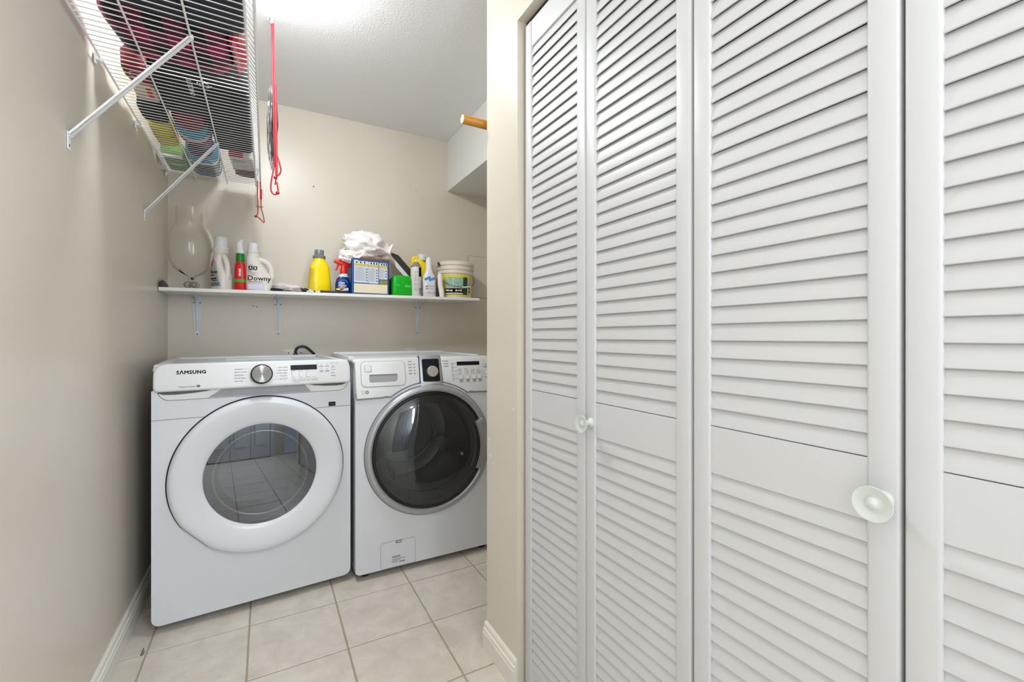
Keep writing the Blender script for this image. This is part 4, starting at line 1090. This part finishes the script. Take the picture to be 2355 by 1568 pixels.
for v in list(lb.bm.verts):
    if not (v.co.x < -.034 and v.co.y < .01): lb.bm.verts.remove(v)
lb.o('side_label', mat('gold_label', S(214, 186, 40), .45), t, smooth=60)
# trigger spray bottle
t = place('spray_bottle', 'blue spray bottle with a red trigger head beside the blue carton', 'spray bottle', .384, 2.700, radians(3))
B().loft([(0, 0, 0, .038, .024, 3), (.004, 0, 0, .040, .026, 3), (.06, 0, 0, .040, .026, 3), (.085, .001, 0, .035, .024, 2.6), (.100, .003, 0, .026, .021, 2.4)], 32, 'z').o('body', M_BLUEB, t, smooth=60)
B().loft([(.098, .003, 0, .0275, .0215, 2.4), (.108, .005, 0, .023, .020, 2.2), (.118, .006, 0, .019, .018, 2)], 28, 'z').o('shoulder', M_WPLAS, t, smooth=60)
B().lathe([(.0195, .116), (.020, .120), (.0185, .145), (.014, .150), (.0125, .165)], 'z', 24, (.004, 0, 0)).o('collar', M_REDSP, t, smooth=50)
b = B().loft([(-.046, 0, .184, .008, .007, 3), (-.040, 0, .185, .011, .010, 3), (-.010, 0, .181, .0135, .016, 3), (.012, 0, .176, .013, .021, 3), (.028, 0, .170, .010, .016, 3), (.042, 0, .164, .006, .006, 3)], 20, 'x')
b.o('spray_head', M_REDSP, t, smooth=50)
B().tube([(-.022, 0, .178), (-.026, 0, .160), (-.033, 0, .142), (-.038, 0, .134)], [.006, .005, .004], 8, 4).o('trigger', M_REDSP, t, smooth=50)
text('OXI', .019, t, (-.012, -.0272, .054), M_PRINTW, name='brand_lettering', align='CENTER', bold=.0006)
text('CLEAN', .014, t, (-.008, -.0272, .041), M_PRINTW, name='brand_lettering', align='CENTER', bold=.0004)
B().prism(rrect(-.024, .012, .030, .037, .003), -.0275, -.025, 'y').o('red_flash', M_RED, t, smooth=0)
B().prism([(-.040, .020), (-.016, .020), (-.022, .034), (-.040, .028)], -.0265, -.024, 'y').o('yellow_flash', M_YEL, t, smooth=0)
B().prism([(-.014, .018), (.026, .020), (.026, .036), (.012, .034)], -.0266, -.024, 'y').o('white_flash', M_LABEL, t, smooth=0)
strokes([(-.020, -.010, .0318, .0352), (-.009, -.001, .0322, .0352), (0, .008, .0318, .0350)], -.0275, t, M_PRINTW)
b = B()
for (r0, a0, a1) in ((.024, 10, 170), (.030, 20, 150)):
    pts = [(r0 * cos(radians(a0 + (a1 - a0) * q / 12)) - .002, .058 + r0 * .8 * sin(radians(a0 + (a1 - a0) * q / 12))) for q in range(13)]
    pts += [((r0 - .003) * cos(radians(a1 - (a1 - a0) * q / 12)) - .002, .058 + (r0 - .003) * .8 * sin(radians(a1 - (a1 - a0) * q / 12))) for q in range(13)]
    b.prism(pts, -.0270, -.0245, 'y')
b.o('blue_swirl', M_LBLUE, t, smooth=0)
# blue carton
BX = .530
t = place('blue_carton', 'open blue powder carton with white instruction panels on the wall shelf', 'box', BX, 2.745)
b = B()
w, dd, hh = .106, .092, .200
b.box(-w, w, -dd, -dd + .002, 0, hh).box(-w, w, dd - .002, dd, 0, hh).box(-w, -w + .002, -dd, dd, 0, hh).box(w - .002, w, -dd, dd, 0, hh).box(-w, w, -dd, dd, 0, .002)
b.o('body', M_BLUE, t, smooth=0)
B().prism([(-dd, hh), (-dd - .006, hh + .006), (-dd + .020, hh + .016), (-dd + .026, hh + .012)], -w + .03, w + .004, 'x').o('front_flap', M_CARD, t, smooth=0)
B().prism([(w - .002, hh - .002), (w + .012, hh + .004), (w + .013, hh + .006), (w - .002, hh + .001)], -dd, dd, 'y').o('side_flap', M_CARD, t, smooth=0)
B().prism(rrect(-w + .006, -w + .05, hh - .006, hh + .006, .004), -dd - .002, -dd + .003, 'y').o('torn_corner', M_BLUE, t, smooth=0)
yq = -dd
for (x0, x1, z0, z1) in ((-.092, -.014, .066, .190), (-.012, .044, .064, .188), (.048, .096, .091, .186)):
    pnl = B().prism(rrect(x0, x1, z0, z1, .004), yq - .0008, yq, 'y').o('instruction_panel', mat('panel_white', S(204, 210, 220), .45), t, smooth=0)
    B().box(x0 + .001, x1 - .001, yq - .0012, yq, z1 - .030, z1 - .017).o('gold_heading', mat('gold_print', S(206, 180, 60), .5), pnl, smooth=0)
    rr = []
    for q in range(11):
        z = z1 - .040 - q * .0078
        if z < z0 + .006: break
        rr.append((x0 + .004, x1 - .018 - .004 * (q % 2), z, z + .0016))
        if q % 2: rr.append((x1 - .013, x1 - .004, z - .002, z + .004))
    strokes(rr, yq - .0010, pnl, M_PRINT)
    strokes([(x0 + .012 + k * (x1 - x0) * .28, x0 + .018 + k * (x1 - x0) * .28, z1 - .014, z1 - .003) for k in range(3)], yq - .0010, pnl, M_PRINTK, 'pictogram')
B().box(.050, .096, yq - .0008, yq, .062, .086).o('olive_patch', mat('olive_print', S(140, 130, 60), .5), t, smooth=0)
B().box(-.092, .096, yq - .0012, yq, .008, .060).o('cream_panel', M_CREAM, t, smooth=0)
B().box(.0, .0012, yq - .0016, yq, .010, .058).o('panel_crease', M_LABEL, t, smooth=0)
# plastic bag on top of the carton
t = thing('plastic_bag', 'crumpled white plastic bag heaped on top of the blue carton', 'bag', (BX - .015, 2.74, ztop(BX) + .278))
b = crumple(5, .118, .085, .080, .30, 1.15, 21)
for v in b.bm.verts:
    n_ = noise.noise(v.co * 26 + Vector((4, 1, 7))); v.co += v.co.normalized() * (.004 * (1 - 2 * abs(n_)))
    if v.co.z < -.060: v.co.z = -.060 - (v.co.z + .060) * .1
b.o('film', M_BAGP, t, smooth=50)
b = B()
vs = [b.bm.verts.new(p) for p in [(.088, -.03, -.075), (.118, -.045, -.070), (.140, -.02, -.078), (.158, -.03, .040), (.106, -.035, -.012), (.095, .01, -.06)]]
for f in ((0, 1, 4), (1, 2, 3), (1, 3, 4), (0, 4, 5)): b.bm.faces.new([vs[q] for q in f])
bmesh.ops.subdivide_edges(b.bm, edges=list(b.bm.edges), cuts=3, use_grid_fill=True)
for v in b.bm.verts: v.co += noise.noise_vector(v.co * 60) * .003
bmesh.ops.recalc_face_normals(b.bm, faces=list(b.bm.faces))
bmesh.ops.solidify(b.bm, geom=list(b.bm.faces), thickness=.0012)
b.o('loose_corner', M_BAGP, t, smooth=25)
b = crumple(4, .062, .03, .030, .45, 1.7, 33)
for v in b.bm.verts: v.co += Vector((-.075, -.055, -.062))
b.o('bag_fold', M_BAGP, t, smooth=35)
# black case in the gap, and a black folder leaning behind the green tub
t = place('black_case', 'black case in the gap between blue carton and green tub', 'case', .664, 2.79)
B().box(-.020, .020, -.06, .06, 0, .105, .006, 2).o('shell', M_BLACK, t, smooth=40)
t = place('leaning_folder', 'black folder with pale pages leaning behind the green tub', 'folder', .775, 2.752)
for (nm, x0, x1, m_, yy) in (('cover', -.010, .026, mat('black_cover', S(44, 42, 36), .6), 0), ('pages', -.036, -.0105, M_LABEL, .002)):
    b = B().prism([(x0, 0), (x1, 0), (x1, .295), (x0 + .012, .335), (x0, .32)] if x0 > -.02 else [(x0, 0), (x1, 0), (x1, .30), (x0, .25)], yy, yy + .005, 'y', .001, 1)
    b.xf(Matrix.Translation((.125, 0, .024)) @ Matrix.Rotation(radians(-43), 4, 'Y'))
    b.o(nm, m_, t, smooth=0)
# green tub
t = place('green_tub', 'short bright green plastic tub in front of the black folder', 'tub', .716, 2.690, radians(4))
B().loft([(0, 0, 0, .058, .034, 6), (.003, 0, 0, .061, .036, 6), (.06, 0, 0, .060, .036, 6), (.105, 0, 0, .056, .034, 6), (.116, 0, 0, .052, .031, 5), (.121, 0, 0, .044, .025, 5)], 40, 'z').o('body', M_GREEN, t, smooth=50)
strokes([(-.040, -.020, .060, .064), (.012, .050, .063, .067), (.012, .050, .052, .060), (-.004, .004, .078, .082)], -.0363, t, mat('pale_green_print', S(90, 210, 110), .4))
# aerosol can
t = place('aerosol_can', 'white aerosol can with a silver shoulder and no lid', 'spray can', .806, 2.680)
B().lathe([(0, 0), (.031, 0), (.033, .003), (.033, .178), (.0325, .180)], 'z', 36).o('can', mat('white_can', S(222, 218, 214), .3), t, smooth=40)
B().lathe([(.0345, .179), (.035, .182), (.033, .184), (.026, .196), (.019, .203), (.017, .208), (.013, .210), (0, .210)], 'z', 36).o('shoulder', M_CHROME, t, smooth=30)
B().lathe([(.006, .208), (.0065, .222), (.005, .225), (0, .225)], 'z', 16).o('spray_valve', M_CREAM, t, smooth=40)
lb = B().lathe([(.0332, .120), (.0332, .176)], 'z', 48)
for v in list(lb.bm.verts):
    a = math.degrees(atan2(v.co.y, v.co.x))
    if not -80 < a < -28: lb.bm.verts.remove(v)
lb.o('black_panel', M_PRINTK, t, smooth=60)
strokes([(-.022, .010, z, z + .0014) for z in (.150, .142, .128, .118, .108, .100, .092, .078, .070, .062, .050, .042, .034)], -.0325, t, M_PRINT)
b = B()
for q in range(9):
    z = .012 + q * .0045; b.box(.013, .023, -.0305, -.0285, z, z + .002)
b.o('bar_code', M_PRINTK, t, smooth=0)
# white squirt bottle with blue tag print
t = place('squirt_bottle', 'white tapering squirt bottle with two blue tags printed on it', 'bottle', .888, 2.680)
B().loft([(0, 0, 0, .038, .027, 3.2), (.004, 0, 0, .041, .029, 3.2), (.110, 0, 0, .041, .029, 3.2), (.128, 0, 0, .037, .027, 2.8), (.150, 0, 0, .026, .022, 2.3), (.175, 0, 0, .0205, .020, 2), (.232, 0, 0, .018, .018, 2), (.243, 0, 0, .014, .014, 2), (.246, 0, 0, .008, .008, 2)], 36, 'z').o('body', mat('milky_plastic', S(226, 224, 226), .35), t, smooth=60)
for (x0, z0) in ((-.036, .098), (-.008, .094)):
    B().prism([(x0, z0), (x0 + .036, z0 + .014), (x0 + .036, z0 + .028), (x0, z0 + .014)], -.0302, -.0285, 'y').o('blue_tag', M_LBLUE, t, smooth=0)
    b = B()
    for q in range(4): b.prism([(x0 + .005 + q * .007, z0 + .006 + q * .0027), (x0 + .010 + q * .007, z0 + .008 + q * .0027), (x0 + .010 + q * .007, z0 + .013 + q * .0027), (x0 + .006 + q * .007, z0 + .0125 + q * .0027)], -.0306, -.0300, 'y')
    tag(b.o('tag_print', mat('pale_blue_print', S(120, 196, 230), .5), t, smooth=0), kind='stuff')
strokes([(-.03, .026, .064, .0652), (-.03, -.018, .060, .0632), (-.03, .026, .050, .0508), (-.03, -.016, .046, .049), (-.03, .034, .022, .0236)], -.0300, t, M_PRINT)
# big yellow round jug behind
t = place('yellow_jug', 'big round yellow jug with a white cap behind the spray cans', 'bottle', .884, 2.818, 0, 'laundry jugs on the wall shelf')
B().loft([(0, 0, 0, .080, .044, 3), (.005, 0, 0, .084, .047, 3), (.13, 0, 0, .088, .048, 2.6), (.18, 0, 0, .082, .046, 2.4), (.215, -.01, 0, .066, .042, 2.2), (.240, -.02, 0, .040, .030, 2), (.252, -.022, 0, .026, .024, 2)], 40, 'z').o('body', M_YEL, t, smooth=60)
B().tube([(-.055, 0, .20), (-.058, 0, .245), (-.045, 0, .262), (-.03, 0, .258)], .010, 10, 4).o('handle', M_YEL, t, smooth=60)
B().lathe([(.027, .246), (.0275, .250), (.0265, .282), (.022, .286), (0, .286)], 'z', 24, (.002, 0, 0)).box(.012, .030, -.020, .0, .262, .284, .004, 2).o('cap', M_WPLAS, t, smooth=40)
# pail
PX, PY = 1.093, 2.752
t = place('pail', 'white plastic pail with a printed label and wire handle at the right shelf end', 'bucket', PX, PY)
B().lathe([(0, 0), (.102, 0), (.104, .003), (.1105, .150), (.1115, .152), (.1175, .156), (.1175, .166), (.114, .168), (.114, .178), (.1195, .180), (.1195, .192), (.116, .194), (.116, .204), (.1225, .208), (.1235, .224), (.1195, .229), (.114, .226), (.112, .20), (.10, .01), (0, .008)], 'z', 64).o('tub', mat('pail_plastic', S(226, 216, 204), .38), t, smooth=35)
B().lathe([(.1145, .222), (.117, .230), (.113, .2325), (.104, .228), (.10, .224), (0, .224)], 'z', 48).o('lid', mat('pail_plastic', S(226, 216, 204), .38), t, smooth=35)
def wrap(z0, z1, a0, a1, m_, nm, dr_=.0006, n_=20):
    b = B(); rows = []
    for z in (z0, z1):
        r = .1041 + .0064 * z / .15 + dr_
        rows.append([b.bm.verts.new((r * cos(radians(a0 + (a1 - a0) * q / n_)), r * sin(radians(a0 + (a1 - a0) * q / n_)), z)) for q in range(n_ + 1)])
    for q in range(n_): b.bm.faces.new((rows[0][q], rows[0][q + 1], rows[1][q + 1], rows[1][q]))
    return b.o(nm, m_, t, smooth=60)
def mat_speck():
    m = bpy.data.materials.new('label_fine_print'); m.use_nodes = True
    nt = m.node_tree; b = nt.nodes['Principled BSDF']; b.inputs['Roughness'].default_value = .45
    tc = nt.nodes.new('ShaderNodeTexCoord'); mp = nt.nodes.new('ShaderNodeMapping'); mp.inputs['Scale'].default_value = (180, 180, 380)
    n = nt.nodes.new('ShaderNodeTexNoise'); n.inputs['Scale'].default_value = 1.6
    nt.links.new(tc.outputs['Object'], mp.inputs[0]); nt.links.new(mp.outputs[0], n.inputs['Vector'])
    cr = nt.nodes.new('ShaderNodeValToRGB'); cr.color_ramp.elements[0].position = .42; cr.color_ramp.elements[0].color = S(70, 120, 96); cr.color_ramp.elements[1].position = .56; cr.color_ramp.elements[1].color = S(196, 222, 204)
    nt.links.new(n.outputs['Fac'], cr.inputs[0]); nt.links.new(cr.outputs[0], b.inputs['Base Color'])
    return m
wrap(.012, .146, -168, -36, mat('pail_yellow', S(226, 214, 40), .4), 'yellow_label')
wrap(.060, .128, -150, -85, mat_speck(), 'fine_print', .0010)
wrap(.018, .130, -85, -67, mat('pail_green', S(10, 70, 34), .4), 'green_panel', .0010)
wrap(.020, .058, -151, -85, M_PRINTK, 'black_band', .0013)
wrap(.018, .128, -67, -46, mat('pail_cream', S(206, 196, 170), .5), 'side_panel', .0010)
wrap(.023, .030, -149, -86, M_LABEL, 'white_rule', .0016)
wrap(.062, .127, -119.5, -118, M_LABEL, 'white_rule', .0015)
random.seed(5)
b = B(); a = -147.0
while a < -89:
    da = random.uniform(2.0, 4.5)
    if not -121 < a < -115:
        r0 = .1041 + .0064 * .044 / .15 + .0017
        z0_, z1_ = .038 + random.uniform(0, .004), .050 + random.uniform(-.003, .001)
        vs = [b.bm.verts.new((r0 * cos(radians(a_)), r0 * sin(radians(a_)), z_)) for a_, z_ in ((a, z0_), (a + da, z0_), (a + da + .8, z1_), (a + .8, z1_))]
        b.bm.faces.new(vs)
    a += da + 1.0
tag(b.o('bold_print', M_PRINTW, t, smooth=0), kind='stuff')
for a, z, rr in ((-57, .100, .006), (-57, .080, .006), (-57, .060, .006), (-57, .040, .006)):
    o = B().lathe([(0, -.0004), (rr, -.0004), (rr, .0006)], 'y', 12).o('round_mark', M_PRINTK, t, (.1084 * cos(radians(a)), .1084 * sin(radians(a)), z), (0, 0, radians(a + 90)), smooth=0)
hw = []
for q in range(0, 25):
    a = pi * q / 24
    hw.append((-.122 * cos(a), -.122 * sin(a) * .97 - .003, .150 - .085 * sin(a) ** .8 if q not in (0, 24) else .155))
B().tube(hw, .0016, 8, 2).o('wire_handle', M_SCREW, t, smooth=60)
gp = [h_ for h_ in hw[12:17]]
B().tube(gp, .0058, 10, 3).o('hand_grip', M_WPLAS, t, smooth=50)
for sx in (-1, 1):
    B().lathe([(0, -.008), (.012, -.008), (.014, 0), (.012, .008), (0, .008)], 'x', 18, (sx * .119, 0, .160)).o('handle_lug', mat('pail_plastic', S(226, 216, 204), .38), t, smooth=40)
B().tube([(-.122, -.035, .205), (-.126, -.03, .215), (-.122, -.02, .222)], .008, 8, 3).o('black_tab', M_BLACK, t, smooth=40)
# white rag hanging down beside the pail
t = place('white_rag', 'limp white plastic strip standing against the left side of the pail', 'rag', .962, 2.665)
B().loft([(0, .006, 0, .014, .010, 2.4), (.04, .004, .002, .016, .012, 2.4), (.08, -.004, .004, .015, .012, 2.4), (.12, -.004, .006, .017, .012, 2.4), (.145, -.006, .008, .012, .010, 2.4), (.152, -.006, .008, .004, .004, 2)], 20, 'z', wob=.002).o('film', M_BAGP, t, smooth=50)

# ================================================================== FLOOR BITS
t = thing('hairpin', 'small dark hairpin lying on the tile before the dryer', 'hairpin', (-.372, 1.965, .0012))
B().tube([(-.002, .022, 0), (-.003, -.015, 0), (0, -.019, 0), (.0025, -.015, 0), (.002, .006, 0)], .0012, 6, 3).o('wire', M_SCREW, t, smooth=60)

# ================================================================== lettering becomes plain meshes
dg = bpy.context.evaluated_depsgraph_get()
for o in [o for o in bpy.data.objects if o.type == 'FONT']:
    me = bpy.data.meshes.new_from_object(o.evaluated_get(dg))
    w = BOLD.get(o.data.name, 0)
    if w:
        bm = bmesh.new(); bm.from_mesh(me); g0 = list(bm.verts) + list(bm.edges) + list(bm.faces)
        for dx, dy, dz in ((w * 2, 0, .00004), (w, w, .00002), (w, -w, .00006)):
            g = bmesh.ops.duplicate(bm, geom=g0)['geom']
            bmesh.ops.translate(bm, verts=[e for e in g if isinstance(e, bmesh.types.BMVert)], vec=(dx, dy, dz))
        bm.to_mesh(me); bm.free()
    n = bpy.data.objects.new(o.name, me); C.objects.link(n)
    n.parent = o.parent; n.location = o.location; n.rotation_euler = o.rotation_euler; n.scale = o.scale
    nm = o.name
    bpy.data.objects.remove(o)
    n.name = nm
